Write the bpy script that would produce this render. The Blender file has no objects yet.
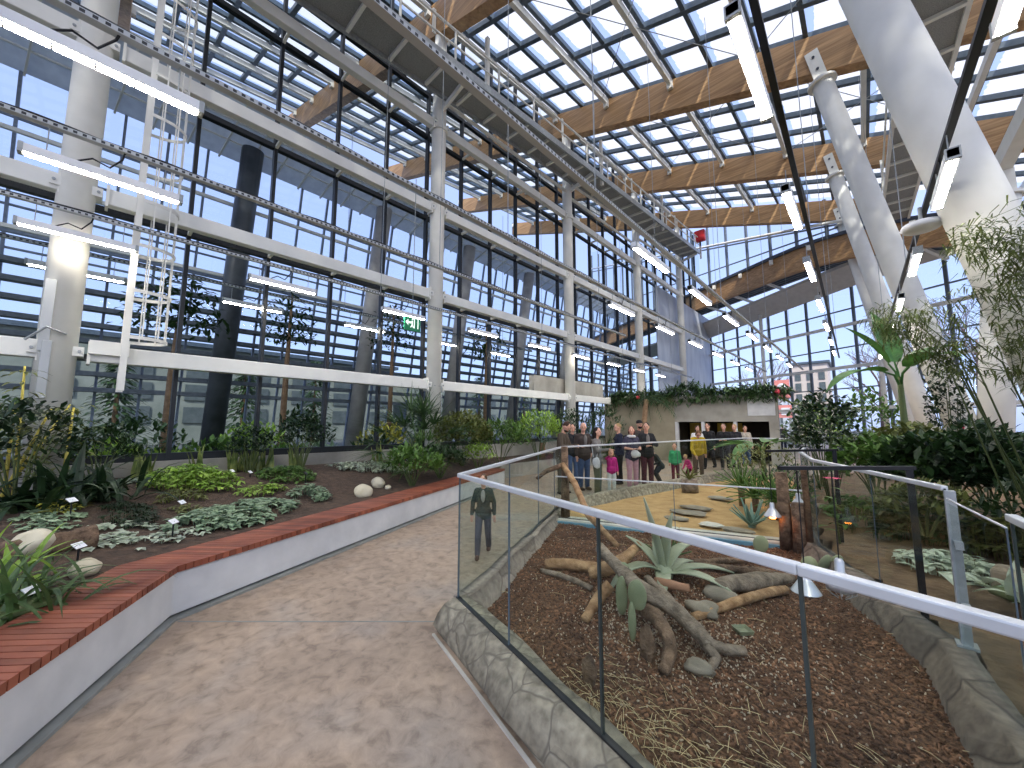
import bpy, bmesh, math, random
from mathutils import Vector, Matrix, noise, Euler
C = bpy.context.scene.collection
PI = math.pi
V = Vector
random.seed(7)
PANE_C = (198,198,192)
TUBE = 50.0

# ------------------------------------------------------------------ camera numbers
F_PX, EYE = 385.0, 1.7
AZ, PITCH = math.radians(-42.6), math.atan(41/385.0)
cp, sp = math.cos(PITCH), math.sin(PITCH)
FW = V((math.sin(AZ)*cp, math.cos(AZ)*cp, sp))
RT = V((math.cos(AZ), -math.sin(AZ), 0))
UP = V((-math.sin(AZ)*sp, -math.cos(AZ)*sp, cp))
def G(x, y, z=0.0):
    """the place at height z that the photograph shows at x, y"""
    d = FW + RT*((x-512)/F_PX) + UP*((384-y)/F_PX)
    t = (z-EYE)/d.z
    return V((d.x*t, d.y*t, z))

# ------------------------------------------------------------------ materials
def lin(c):
    c = c/255.0
    return c/12.92 if c <= 0.04045 else ((c+0.055)/1.055)**2.4
def rgb(c, k=1.0): return (lin(c[0])*k, lin(c[1])*k, lin(c[2])*k, 1)
MATS = {}
def new_mat(name):
    m = bpy.data.materials.new(name); m.use_nodes = True
    nt = m.node_tree; nt.nodes.clear()
    out = nt.nodes.new('ShaderNodeOutputMaterial')
    MATS[name] = m
    return m, nt, out
def N(nt, typ, **kw):
    n = nt.nodes.new(typ)
    for k, v in kw.items():
        if k in n.inputs: n.inputs[k].default_value = v
        else: setattr(n, k, v)
    return n
def ramp(nt, stops, fac):
    r = nt.nodes.new('ShaderNodeValToRGB'); e = r.color_ramp.elements
    while len(e) < len(stops): e.new(0.5)
    for i, (p, c) in enumerate(stops): e[i].position = p; e[i].color = c
    nt.links.new(fac, r.inputs[0]); return r.outputs[0]
def mat(name, c1, c2=None, scale=8.0, rough=0.6, metal=0.0, bump=0.0, bscale=None, stretch=(1,1,1), detail=6, island=0.0, spec=0.4, lo=0.3, hi=0.7, trans=0.0, coords='Object'):
    """noise between two colours, optional bump, per-leaf variation and light through thin leaves"""
    m, nt, out = new_mat(name)
    b = N(nt, 'ShaderNodeBsdfPrincipled', Roughness=rough, Metallic=metal)
    b.inputs['Specular IOR Level'].default_value = spec
    tc = N(nt, 'ShaderNodeTexCoord'); mp = N(nt, 'ShaderNodeMapping')
    mp.inputs['Scale'].default_value = stretch
    nt.links.new(tc.outputs[coords], mp.inputs[0])
    c2 = c2 or tuple(min(255, v*1.12+4) for v in c1)
    nz = N(nt, 'ShaderNodeTexNoise', Scale=scale, Detail=detail)
    nt.links.new(mp.outputs[0], nz.inputs['Vector'])
    col = ramp(nt, [(lo, rgb(c1)), (hi, rgb(c2))], nz.outputs['Fac'])
    if island:
        g = N(nt, 'ShaderNodeNewGeometry'); h = N(nt, 'ShaderNodeHueSaturation')
        mr = N(nt, 'ShaderNodeMapRange'); mr.inputs['To Min'].default_value = 1-island; mr.inputs['To Max'].default_value = 1+island
        nt.links.new(g.outputs['Random Per Island'], mr.inputs[0]); nt.links.new(mr.outputs[0], h.inputs['Value'])
        nt.links.new(col, h.inputs['Color']); col = h.outputs[0]
    nt.links.new(col, b.inputs['Base Color'])
    if bump:
        n2 = N(nt, 'ShaderNodeTexNoise', Scale=bscale or scale*2, Detail=8); nt.links.new(mp.outputs[0], n2.inputs['Vector'])
        bp = N(nt, 'ShaderNodeBump', Strength=bump, Distance=0.03); nt.links.new(n2.outputs['Fac'], bp.inputs['Height']); nt.links.new(bp.outputs[0], b.inputs['Normal'])
    sh = b.outputs[0]
    if trans:
        t = N(nt, 'ShaderNodeBsdfTranslucent'); nt.links.new(col, t.inputs['Color'])
        mx = N(nt, 'ShaderNodeMixShader', Fac=trans); nt.links.new(sh, mx.inputs[1]); nt.links.new(t.outputs[0], mx.inputs[2]); sh = mx.outputs[0]
    nt.links.new(sh, out.inputs[0])
    return m
def glass(name, tint=(235,242,240), refl=1.0, rough=0.0):
    m, nt, out = new_mat(name)
    t = N(nt, 'ShaderNodeBsdfTransparent', Color=rgb(tint)); g = N(nt, 'ShaderNodeBsdfGlossy', Roughness=rough)
    fr = N(nt, 'ShaderNodeFresnel', IOR=1.5); mu = N(nt, 'ShaderNodeMath', operation='MULTIPLY'); mu.inputs[1].default_value = refl
    geo = N(nt, 'ShaderNodeNewGeometry')                       # back faces reflect nothing more
    inv = N(nt, 'ShaderNodeMath', operation='SUBTRACT'); inv.inputs[0].default_value = 1.0
    m2 = N(nt, 'ShaderNodeMath', operation='MULTIPLY')
    nt.links.new(geo.outputs['Backfacing'], inv.inputs[1]); nt.links.new(fr.outputs[0], mu.inputs[0])
    nt.links.new(mu.outputs[0], m2.inputs[0]); nt.links.new(inv.outputs[0], m2.inputs[1])
    mx = N(nt, 'ShaderNodeMixShader'); nt.links.new(m2.outputs[0], mx.inputs[0]); nt.links.new(t.outputs[0], mx.inputs[1]); nt.links.new(g.outputs[0], mx.inputs[2])
    nt.links.new(mx.outputs[0], out.inputs[0]); return m
def emit(name, c, s):
    m, nt, out = new_mat(name); e = N(nt, 'ShaderNodeEmission', Color=rgb(c), Strength=s); nt.links.new(e.outputs[0], out.inputs[0]); return m

mat('white_paint', (231,229,219), (240,238,229), 3, 0.6, spec=.15)
mat('white_beam', (228,227,220), (238,237,230), 3, 0.6, spec=.15)
mat('outer_frame', (112,124,142), (136,146,162), 6, 0.45)
mat('black_frame', (24,27,30), (34,37,40), 6, 0.4)
mat('slate_frame', (74,88,100), (92,105,116), 6, 0.45)
mat('grey_frame', (96,104,112), (112,120,128), 6, 0.45)
mat('dark_frame', (52,58,68), (66,72,82), 6, 0.45)
mat('galvanised', (150,155,156), (176,180,180), 14, 0.45, 0.25)
mat('grating', (126,128,126), (168,170,168), 60, 0.7, 0.1)
mat('cable_black', (22,22,24), None, 10, 0.55)
mat('housing', (225,227,230), (235,236,238), 5, 0.5)
mat('railing', (196,200,202), (210,214,216), 5, 0.38, 0.25)
mat('post_metal', (58,66,64), (72,80,78), 8, 0.4, 0.35)
mat('red_plastic', (196,34,40), (210,46,50), 8, 0.4)
mat('grey_panel', (176,184,196), (204,210,218), 1.6, 0.6, 0.1, stretch=(1,1,.3))
mat('louvre', (84,92,100), (104,112,120), 5, 0.5)
mat('soffit', (196,192,184), (210,206,198), 3, 0.7)
mat('canopy_grey', (196,200,204), (214,218,220), 3, 0.6, trans=.6)
mat('column_grey', (150,146,142), (186,180,174), 1.2, 0.5)
mat('column_dark', (54,58,62), (84,88,92), 1.2, 0.4)
mat('concrete', (142,139,128), (172,168,158), 1.6, 0.8, bump=0.15, bscale=14)
mat('concrete_tan', (132,124,103), (166,157,134), 1.3, 0.8, bump=0.15, bscale=12)
mat('bench_wall', (196,197,196), (214,214,212), 3.5, 0.75, bump=0.08, bscale=25)
mat('kick', (128,130,124), (150,152,146), 6, 0.7)
mat('slat_wood', (118,61,42), (158,92,66), 3, 0.6, island=0.3, bump=0.08, bscale=60, stretch=(1,1,1))
mat('soil', (58,47,38), (92,74,59), 9, 0.95, bump=0.9, bscale=28)
mat('mulch', (64,45,33), (128,94,68), 46, 0.95, bump=1.0, bscale=55, lo=.35, hi=.68)
mat('sand', (164,130,84), (192,158,108), 5, 0.95, bump=0.4, bscale=30)
mat('chip_dark', (84,58,42), (134,98,72), 3, 0.9, island=0.55)
mat('chip_pale', (168,150,126), (200,184,160), 3, 0.9, island=0.2)
mat('straw', (180,160,118), (206,188,146), 4, 0.8, island=0.2)
mat('stone_pale', (190,180,150), (214,206,180), 7, 0.8, bump=0.3, bscale=20)
mat('stone_grey', (132,128,116), (158,152,138), 7, 0.85, bump=0.4, bscale=20)
mat('bark', (72,56,42), (140,114,90), 11, 0.9, bump=1.0, bscale=30, stretch=(1,1,1))
mat('bark_grey', (96,84,70), (156,140,120), 10, 0.85, bump=0.9, bscale=26)
mat('wood_bare', (126,92,60), (192,156,114), 9, 0.8, bump=0.8, bscale=26)
mat('bark_dark', (70,52,38), (110,84,60), 9, 0.95, bump=0.9, bscale=30)
mat('slate_rock', (122,114,98), (152,142,124), 6, 0.8, bump=0.4)
mat('blue_tarp', (84,128,146), (108,150,164), 5, 0.6)
mat('ledge', (186,182,168), (206,202,190), 4, 0.75, bump=0.2)
mat('ledge_brown', (128,114,96), (156,142,122), 5, 0.85, bump=0.4, bscale=18)
mat('earth', (84,66,48), (122,100,74), 6, .95, bump=.6, bscale=20)
mat('grass_lawn', (74,84,60), (96,104,76), 3, 0.95)
mat('asphalt', (96,98,98), (112,114,112), 4, 0.9)
mat('dish_green', (112,118,92), (134,140,112), 6, 0.5)
mat('lamp_metal', (198,200,202), (216,218,220), 6, 0.3, 0.5)
mat('black_metal', (26,26,28), (36,36,38), 8, 0.45, 0.3)
mat('tag_white', (232,234,236), None, 5, 0.5)
mat('facade_pale', (206,190,176), (222,208,196), 0.8, 0.8)
mat('bldg_white', (196,202,208), (212,216,220), 0.8, 0.8)
mat('bldg_dim', (126,134,124), (150,156,146), .8, .8)
mat('window_dark', (84,94,94), (104,112,112), 2, 0.35)
mat('sign_red', (232,140,130), (240,160,150), 4, 0.5)
mat('yellow_wall', (176,150,52), (196,170,72), 2, 0.7)
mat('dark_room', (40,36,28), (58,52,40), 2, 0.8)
mat('twig', (112,92,88), (138,116,110), 6, 0.9)
mat('exit_green', (30,128,84), (38,140,94), 6, 0.4)
mat('pot_terra', (150,110,84), (170,128,100), 6, 0.8)
emit('tube_glow', (255,247,234), TUBE)
emit('sign_glow', (225,245,235), 1.2)
emit('bulb_warm', (255,150,60), 14.0)
glass('pane_facade', (234,239,241), 2.4)
glass('pane_rail', (245,249,247), .65)
glass('pane_far', (240,245,248), 0.6)
glass('pane_outer', (242,246,248), 1.0)

LEAF = {'dark': ((30,50,26),(58,84,44)), 'mid': ((62,96,40),(104,136,62)), 'lime': ((120,156,52),(160,190,84)), 'grey': ((112,138,104),(160,180,146)),
        'blue': ((104,138,122),(146,172,156)), 'olive': ((84,92,44),(124,130,70)), 'yellow': ((150,150,52),(190,184,84)), 'silver': ((168,182,154),(206,214,192)),
        'bamboo': ((66,80,36),(112,124,64)), 'deep': ((24,42,24),(44,66,36)), 'banana': ((46,86,34),(80,126,54)), 'strap': ((58,84,44),(100,124,72)), 'snake': ((66,92,44),(150,158,88)), 'pine': ((44,70,40),(78,104,60))}
for k, (a, b) in LEAF.items():
    mat('leaf_'+k, a, b, 6, 0.45, island=0.28, trans=0.25)
mat('leaf_agave', (128,136,108), (168,174,146), 3, 0.5, trans=0.05)
mat('pad_green', (126,134,98), (158,164,126), 4, 0.6)
mat('cane_yellow', (206,186,70), (220,204,100), 4, 0.5)
mat('stem_green', (70,82,44), (92,104,58), 5, 0.7)
mat('trunk_brown', (118,92,68), (150,122,94), 9, 0.9, bump=0.8, bscale=16)
mat('flower_red', (206,52,70), (226,84,96), 5, 0.6)
mat('flower_pink', (224,62,110), (236,92,134), 5, 0.6)

def wood_mat():
    m, nt, out = new_mat('timber')
    b = N(nt, 'ShaderNodeBsdfPrincipled', Roughness=0.55); tc = N(nt, 'ShaderNodeTexCoord'); mp = N(nt, 'ShaderNodeMapping')
    mp.inputs['Rotation'].default_value = (0, math.atan(0.315), 0); mp.inputs['Scale'].default_value = (0.35, 3, 9)
    nt.links.new(tc.outputs['Object'], mp.inputs[0])
    nz = N(nt, 'ShaderNodeTexNoise', Scale=2.0, Detail=8, Distortion=0.6); nt.links.new(mp.outputs[0], nz.inputs['Vector'])
    mp2 = N(nt, 'ShaderNodeMapping'); mp2.inputs['Scale'].default_value = (0.25, 1, 6); mp2.inputs['Rotation'].default_value = (0, math.atan(0.315), 0)
    nt.links.new(tc.outputs['Object'], mp2.inputs[0])
    wv = N(nt, 'ShaderNodeTexVoronoi', Scale=1.2); nt.links.new(mp2.outputs[0], wv.inputs['Vector'])
    c1 = ramp(nt, [(0.3, rgb((144,106,66))), (0.7, rgb((192,152,104)))], nz.outputs['Fac'])
    hs = N(nt, 'ShaderNodeHueSaturation'); mr = N(nt, 'ShaderNodeMapRange'); mr.inputs['To Min'].default_value = .88; mr.inputs['To Max'].default_value = 1.1
    sx = N(nt, 'ShaderNodeSeparateColor'); nt.links.new(wv.outputs['Color'], sx.inputs[0]); nt.links.new(sx.outputs[0], mr.inputs[0]); nt.links.new(mr.outputs[0], hs.inputs['Value'])
    nt.links.new(c1, hs.inputs['Color']); nt.links.new(hs.outputs[0], b.inputs['Base Color']); nt.links.new(b.outputs[0], out.inputs[0])
wood_mat()
def path_mat():
    m, nt, out = new_mat('path')
    b = N(nt, 'ShaderNodeBsdfPrincipled', Roughness=0.62); tc = N(nt, 'ShaderNodeTexCoord')
    n1 = N(nt, 'ShaderNodeTexNoise', Scale=1.3, Detail=4); n2 = N(nt, 'ShaderNodeTexNoise', Scale=9, Detail=10, Distortion=.5)
    n2.inputs['Roughness'].default_value = .62
    for n in (n1, n2): nt.links.new(tc.outputs['Object'], n.inputs['Vector'])
    big = ramp(nt, [(0.3, rgb((147,129,111))), (0.5, rgb((165,145,125))), (0.7, rgb((155,142,129)))], n1.outputs['Fac'])
    fine = ramp(nt, [(0.34, (.66,.65,.64,1)), (0.48, (.97,.97,.97,1)), (0.66, (1.2,1.19,1.17,1))], n2.outputs['Fac'])
    mx = N(nt, 'ShaderNodeMix', data_type='RGBA', blend_type='MULTIPLY'); mx.inputs[0].default_value = 1
    nt.links.new(big, mx.inputs[6]); nt.links.new(fine, mx.inputs[7]); nt.links.new(mx.outputs[2], b.inputs['Base Color'])
    bp = N(nt, 'ShaderNodeBump', Strength=0.55, Distance=0.02); nt.links.new(n2.outputs['Fac'], bp.inputs['Height']); nt.links.new(bp.outputs[0], b.inputs['Normal'])
    nt.links.new(b.outputs[0], out.inputs[0])
path_mat()
def rubble_mat(name, c1, c2, joint, sc):
    m, nt, out = new_mat(name)
    b = N(nt, 'ShaderNodeBsdfPrincipled', Roughness=0.85); tc = N(nt, 'ShaderNodeTexCoord')
    nd = N(nt, 'ShaderNodeTexNoise', Scale=3, Detail=3); nt.links.new(tc.outputs['Object'], nd.inputs['Vector'])
    ad = N(nt, 'ShaderNodeMix', data_type='VECTOR'); ad.inputs[0].default_value = .12
    nt.links.new(tc.outputs['Object'], ad.inputs[4]); nt.links.new(nd.outputs['Color'], ad.inputs[5])
    ve = N(nt, 'ShaderNodeTexVoronoi', feature='DISTANCE_TO_EDGE', Scale=sc); vc = N(nt, 'ShaderNodeTexVoronoi', Scale=sc)
    for v in (ve, vc): nt.links.new(ad.outputs[1], v.inputs['Vector'])
    nz = N(nt, 'ShaderNodeTexNoise', Scale=16, Detail=8); nt.links.new(tc.outputs['Object'], nz.inputs['Vector'])
    base = ramp(nt, [(0.3, rgb(c1)), (0.7, rgb(c2))], nz.outputs['Fac'])
    hs = N(nt, 'ShaderNodeHueSaturation'); sx = N(nt, 'ShaderNodeSeparateColor'); mr = N(nt, 'ShaderNodeMapRange'); mr.inputs['To Min'].default_value = .78; mr.inputs['To Max'].default_value = 1.12
    nt.links.new(vc.outputs['Color'], sx.inputs[0]); nt.links.new(sx.outputs[0], mr.inputs[0]); nt.links.new(mr.outputs[0], hs.inputs['Value']); nt.links.new(base, hs.inputs['Color'])
    jf = ramp(nt, [(0.004, (0,0,0,1)), (0.035, (1,1,1,1))], ve.outputs['Distance'])
    mx = N(nt, 'ShaderNodeMix', data_type='RGBA'); nt.links.new(jf, mx.inputs[0]); mx.inputs[6].default_value = rgb(joint); nt.links.new(hs.outputs[0], mx.inputs[7])
    nt.links.new(mx.outputs[2], b.inputs['Base Color'])
    j2 = ramp(nt, [(0.0, (0,0,0,1)), (0.16, (1,1,1,1))], ve.outputs['Distance'])
    ma = N(nt, 'ShaderNodeMath', operation='MULTIPLY_ADD'); nt.links.new(nz.outputs['Fac'], ma.inputs[0]); ma.inputs[1].default_value = .3; nt.links.new(j2, ma.inputs[2])
    bp = N(nt, 'ShaderNodeBump', Strength=0.5, Distance=0.03); nt.links.new(ma.outputs[0], bp.inputs['Height']); nt.links.new(bp.outputs[0], b.inputs['Normal'])
    nt.links.new(b.outputs[0], out.inputs[0])
rubble_mat('rubble', (112,106,90), (168,160,138), (112,106,92), 4.6)
rubble_mat('rubble_brown', (98,88,76), (136,124,108), (80,72,62), 2.2)
rubble_mat('rubble_dark', (132,122,108), (166,154,138), (116,106,94), 2.2)
def stripe_mat():
    m, nt, out = new_mat('tray')
    b = N(nt, 'ShaderNodeBsdfPrincipled', Roughness=0.5); tc = N(nt, 'ShaderNodeTexCoord'); sx = N(nt, 'ShaderNodeSeparateXYZ'); nt.links.new(tc.outputs['Object'], sx.inputs[0])
    a = N(nt, 'ShaderNodeMath', operation='MULTIPLY'); a.inputs[1].default_value = 13.0; nt.links.new(sx.outputs[1], a.inputs[0])
    f = N(nt, 'ShaderNodeMath', operation='FRACT'); nt.links.new(a.outputs[0], f.inputs[0])
    g = N(nt, 'ShaderNodeMath', operation='GREATER_THAN'); g.inputs[1].default_value = .55; nt.links.new(f.outputs[0], g.inputs[0])
    z = N(nt, 'ShaderNodeMath', operation='ABSOLUTE'); nt.links.new(sx.outputs[2], z.inputs[0])
    h = N(nt, 'ShaderNodeMath', operation='LESS_THAN'); h.inputs[1].default_value = .016; nt.links.new(z.outputs[0], h.inputs[0])
    k = N(nt, 'ShaderNodeMath', operation='MULTIPLY'); nt.links.new(g.outputs[0], k.inputs[0]); nt.links.new(h.outputs[0], k.inputs[1])
    c = ramp(nt, [(0, rgb((182,186,188))), (1, rgb((40,42,46)))], k.outputs[0]); nt.links.new(c, b.inputs['Base Color']); nt.links.new(b.outputs[0], out.inputs[0])
stripe_mat()
def roof_pane_mat():
    """whitewashed greenhouse pane with an unpainted strip along its lower and one side edge"""
    m, nt, out = new_mat('roof_pane')
    uv = N(nt, 'ShaderNodeUVMap'); sx = N(nt, 'ShaderNodeSeparateXYZ'); nt.links.new(uv.outputs[0], sx.inputs[0])
    geo = N(nt, 'ShaderNodeTexCoord'); nz = N(nt, 'ShaderNodeTexNoise', Scale=4.5, Detail=3); nt.links.new(geo.outputs['Object'], nz.inputs['Vector'])
    nb = N(nt, 'ShaderNodeTexNoise', Scale=.23, Detail=1); nt.links.new(geo.outputs['Object'], nb.inputs['Vector'])
    def m_(op, a, b=None, c=None):
        n = N(nt, 'ShaderNodeMath', operation=op)
        for i, v in enumerate((a, b, c)):
            if v is None: continue
            if isinstance(v, (int, float)): n.inputs[i].default_value = v
            else: nt.links.new(v, n.inputs[i])
        return n.outputs[0]
    wob = m_('MULTIPLY_ADD', nz.outputs['Fac'], .12, -.06)
    wid = m_('MULTIPLY_ADD', nb.outputs['Fac'], .42, -.04)          # width of the bare strip differs over the roof
    a = m_('GREATER_THAN', m_('ADD', sx.outputs[0], wob), wid)
    b = m_('GREATER_THAN', m_('ADD', sx.outputs[1], wob), .1)
    f = m_('MULTIPLY', a, b)
    f2 = m_('MULTIPLY', f, .86)
    tr = N(nt, 'ShaderNodeBsdfTransparent', Color=rgb((238,244,248))); tl = N(nt, 'ShaderNodeBsdfTranslucent', Color=rgb((PANE_C)))
    mx = N(nt, 'ShaderNodeMixShader'); nt.links.new(f2, mx.inputs[0]); nt.links.new(tr.outputs[0], mx.inputs[1]); nt.links.new(tl.outputs[0], mx.inputs[2])
    nt.links.new(mx.outputs[0], out.inputs[0])
roof_pane_mat()

# ------------------------------------------------------------------ mesh building
def frame(d):
    d = d.normalized(); a = V((0,0,1)) if abs(d.z) < .95 else V((1,0,0))
    x = d.cross(a).normalized(); return x, x.cross(d).normalized()
class MB:
    def __init__(s): s.v = []; s.f = []; s.pc = []
    def add(s, vs, fs):
        o = len(s.v); s.pc.append((o, len(s.f))); s.v += [V(p) for p in vs]; s.f += [tuple(o+i for i in f) for f in fs]; return s
    def box(s, c, sz, rz=0.0, R=None):
        c = V(c); M = R or Matrix.Rotation(rz, 3, 'Z'); hx, hy, hz = sz[0]/2, sz[1]/2, sz[2]/2
        p = [c + M @ V((x*hx, y*hy, z*hz)) for z in (-1,1) for y in (-1,1) for x in (-1,1)]
        return s.add(p, [(0,2,3,1),(4,5,7,6),(0,1,5,4),(2,6,7,3),(0,4,6,2),(1,3,7,5)])
    def bar(s, p, q, w, h, up=(0,0,1)):
        p, q = V(p), V(q); d = (q-p).normalized(); u = V(up); x = d.cross(u).normalized(); u = x.cross(d).normalized()
        vs = [b + x*(i*w/2) + u*(j*h/2) for b in (p, q) for i, j in ((-1,-1),(1,-1),(1,1),(-1,1))]
        return s.add(vs, [(0,1,2,3),(7,6,5,4),(0,4,5,1),(1,5,6,2),(2,6,7,3),(3,7,4,0)])
    def path(s, pts, rad, n=8, flat=1.0, seed=None, amp=0.0):
        pts = [V(p) for p in pts]; k = len(pts)
        if not isinstance(rad, (list, tuple)): rad = [rad]*k
        rings = []; x = None
        for i, p in enumerate(pts):
            d = (pts[min(i+1,k-1)] - pts[max(i-1,0)]).normalized()
            if x is None: x, y = frame(d)
            else:
                x = (x - d*x.dot(d)).normalized(); y = x.cross(d)
            r = []
            for j in range(n):
                a = 2*PI*j/n; rr = rad[i]
                if amp: rr *= 1 + amp*noise.noise(V((math.cos(a)*1.3+(seed or 0), math.sin(a)*1.3, i*.6+(seed or 0)*3.1)))
                r.append(p + x*(math.cos(a)*rr) + y*(math.sin(a)*rr*flat))
            rings.append(r)
        vs = [v for r in rings for v in r]
        fs = [(i*n+j, i*n+(j+1)%n, (i+1)*n+(j+1)%n, (i+1)*n+j) for i in range(k-1) for j in range(n)]
        fs += [tuple(range(n-1,-1,-1)), tuple((k-1)*n+j for j in range(n))]
        return s.add(vs, fs)
    def tube(s, p, q, r, r2=None, n=10): return s.path([p, q], [r, r if r2 is None else r2], n)
    def lathe(s, prof, c=(0,0,0), n=20):
        c = V(c); vs = [c + V((r*math.cos(2*PI*j/n), r*math.sin(2*PI*j/n), z)) for r, z in prof for j in range(n)]
        k = len(prof); fs = [(i*n+j, i*n+(j+1)%n, (i+1)*n+(j+1)%n, (i+1)*n+j) for i in range(k-1) for j in range(n)]
        fs += [tuple(range(n-1,-1,-1)), tuple((k-1)*n+j for j in range(n))]
        return s.add(vs, fs)
    def blob(s, c, r, seed=0, amp=.15, nu=14, nv=9, fr=1.3, R=None):
        c = V(c); r = (r,)*3 if isinstance(r, (int, float)) else r; vs = []
        for i in range(nv+1):
            t = PI*i/nv
            for j in range(nu):
                a = 2*PI*j/nu; u = V((math.sin(t)*math.cos(a), math.sin(t)*math.sin(a), -math.cos(t)))
                k = 1 + (amp*noise.noise(u*fr + V((seed*1.7, seed*.9, seed))) if amp else 0)
                p = V((u.x*r[0], u.y*r[1], u.z*r[2]))*k
                vs.append(c + (R @ p if R else p))
        fs = [(i*nu+j, i*nu+(j+1)%nu, (i+1)*nu+(j+1)%nu, (i+1)*nu+j) for i in range(nv) for j in range(nu)]
        return s.add(vs, fs)
    def prism(s, poly, z0, z1):
        n = len(poly); vs = [V((p[0], p[1], z0)) for p in poly] + [V((p[0], p[1], z1)) for p in poly]
        return s.add(vs, [tuple(range(n-1,-1,-1)), tuple(range(n, 2*n))] + [(i, (i+1)%n, n+(i+1)%n, n+i) for i in range(n)])
    def leaf(s, p, d, L, W, droop=0.5, seg=3, up=V((0,0,1)), fold=0.15, shape='oval', twist=0.0):
        """one leaf blade along a drooping spine, folded along its midrib"""
        p = V(p); d = V(d).normalized(); pts = [p]; dirs = [d]; st = L/seg
        for i in range(seg):
            d = (d - V((0,0,1))*(droop/seg)).normalized(); pts.append(pts[-1]+d*st); dirs.append(d)
        vs, fs = [], []
        for i, q in enumerate(pts):
            t = i/seg
            w = {'oval': math.sin(PI*(0.08+0.92*t)**.8), 'strap': min(1, (1-t)*2.2)*(.75+.25*min(1,t*4)), 'taper': (1-t)**.7*(.7+.3*math.sin(PI*min(1,t*1.6)))}[shape]*W/2
            if i == seg: w = W*.02
            x = dirs[i].cross(up)
            if x.length < 1e-3: x = V((1,0,0))
            x.normalize(); u = x.cross(dirs[i])
            if twist: x = Matrix.Rotation(twist, 3, dirs[i]) @ x; u = x.cross(dirs[i])
            vs += [q - x*w + u*(fold*w), q, q + x*w + u*(fold*w)]
        for i in range(seg):
            a = i*3; fs += [(a, a+1, a+4, a+3), (a+1, a+2, a+5, a+4)]
        return s.add(vs, fs)
    def each(s, name, m, parent=None, smooth=False, bevel=0.0):
        """every piece added so far as a part of its own"""
        ends = s.pc[1:] + [(len(s.v), len(s.f))]; out = []
        for (v0, f0), (v1, f1) in zip(s.pc, ends):
            b = MB(); b.v = s.v[v0:v1]; b.f = [tuple(i-v0 for i in f) for f in s.f[f0:f1]]; out.append(b.build(name, m, parent, smooth, bevel))
        return out
    def build(s, name, m, parent=None, smooth=False, bevel=0.0, kind=None):
        off = V((0,0,0))
        q = parent
        while q is not None: off += q.location; q = q.parent
        me = bpy.data.meshes.new(name)
        me.from_pydata([tuple(v-off) for v in s.v], [], s.f); me.update()
        if m: me.materials.append(MATS[m] if isinstance(m, str) else m)
        if smooth: me.polygons.foreach_set('use_smooth', [True]*len(me.polygons))
        o = bpy.data.objects.new(name, me); C.objects.link(o)
        if parent is not None: o.parent = parent
        if bevel:
            b = o.modifiers.new('edge', 'BEVEL'); b.width = bevel; b.segments = 2; b.limit_method = 'ANGLE'
        if kind: o['kind'] = kind
        return o
def tag(o, label, cat, group=None, kind=None):
    o['label'] = label; o['category'] = cat
    if group: o['group'] = group
    if kind: o['kind'] = kind
    return o
def thing(name, loc, label, cat, group=None, kind='thing', rz=0.0):
    o = bpy.data.objects.new(name, None); C.objects.link(o); o.location = V(loc); o.rotation_euler = (0,0,rz); o.empty_display_size = .1
    return tag(o, label, cat, group, kind)
def copy_tree(o, loc, rz=0.0, label=None, scale=None):
    c = o.copy(); C.objects.link(c); c.location = V(loc); c.rotation_euler = (0,0,rz)
    if label: c['label'] = label
    if scale: c.scale = (scale,)*3
    def rec(a, b):
        for ch in list(a.children):
            d = ch.copy(); C.objects.link(d); d.parent = b; rec(ch, d)
    rec(o, c); return c
def struct(name, mb, m, parent=None, smooth=False, kind='structure'):
    return mb.build(name, m, parent, smooth, kind=kind)
ORD = ['first','second','third','fourth','fifth','sixth','seventh','eighth','ninth','tenth','eleventh','twelfth','thirteenth','fourteenth','fifteenth','sixteenth','seventeenth','eighteenth','nineteenth','twentieth']
# ------------------------------------------------------------------ the hall: frame of reference
# X runs away from the glass partition on the left, Y runs along it into the hall
CX, GX = -10.0, -10.65                       # column line, glass line
YK = [-.4 + 7.62*k for k in range(-2, 6)]    # structural bays; YK[2] is the column nearest the viewer
ROWS = [2.95, 5.85, 8.75, 11.72]
def zr(x, y): return 11.95 + .09*(y-7.22) - .315*x      # underside of the timber beams
COLN = ['nearest','second','third','fourth','fifth']

def ground(name, x0, x1, y0, y1, z, m, kind='structure'):
    return struct(name, MB().box(((x0+x1)/2, (y0+y1)/2, z-.05), (x1-x0, y1-y0, .1)), m, kind=kind)
ground('floor', -10.4, 12, -6, 42, 0, 'path')
ground('floor_back_hall', -27.2, -10.4, -12, 56, 0, 'grass_lawn')
ground('ground_outside', -140, 120, -40, 160, -.15, 'asphalt')

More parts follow.
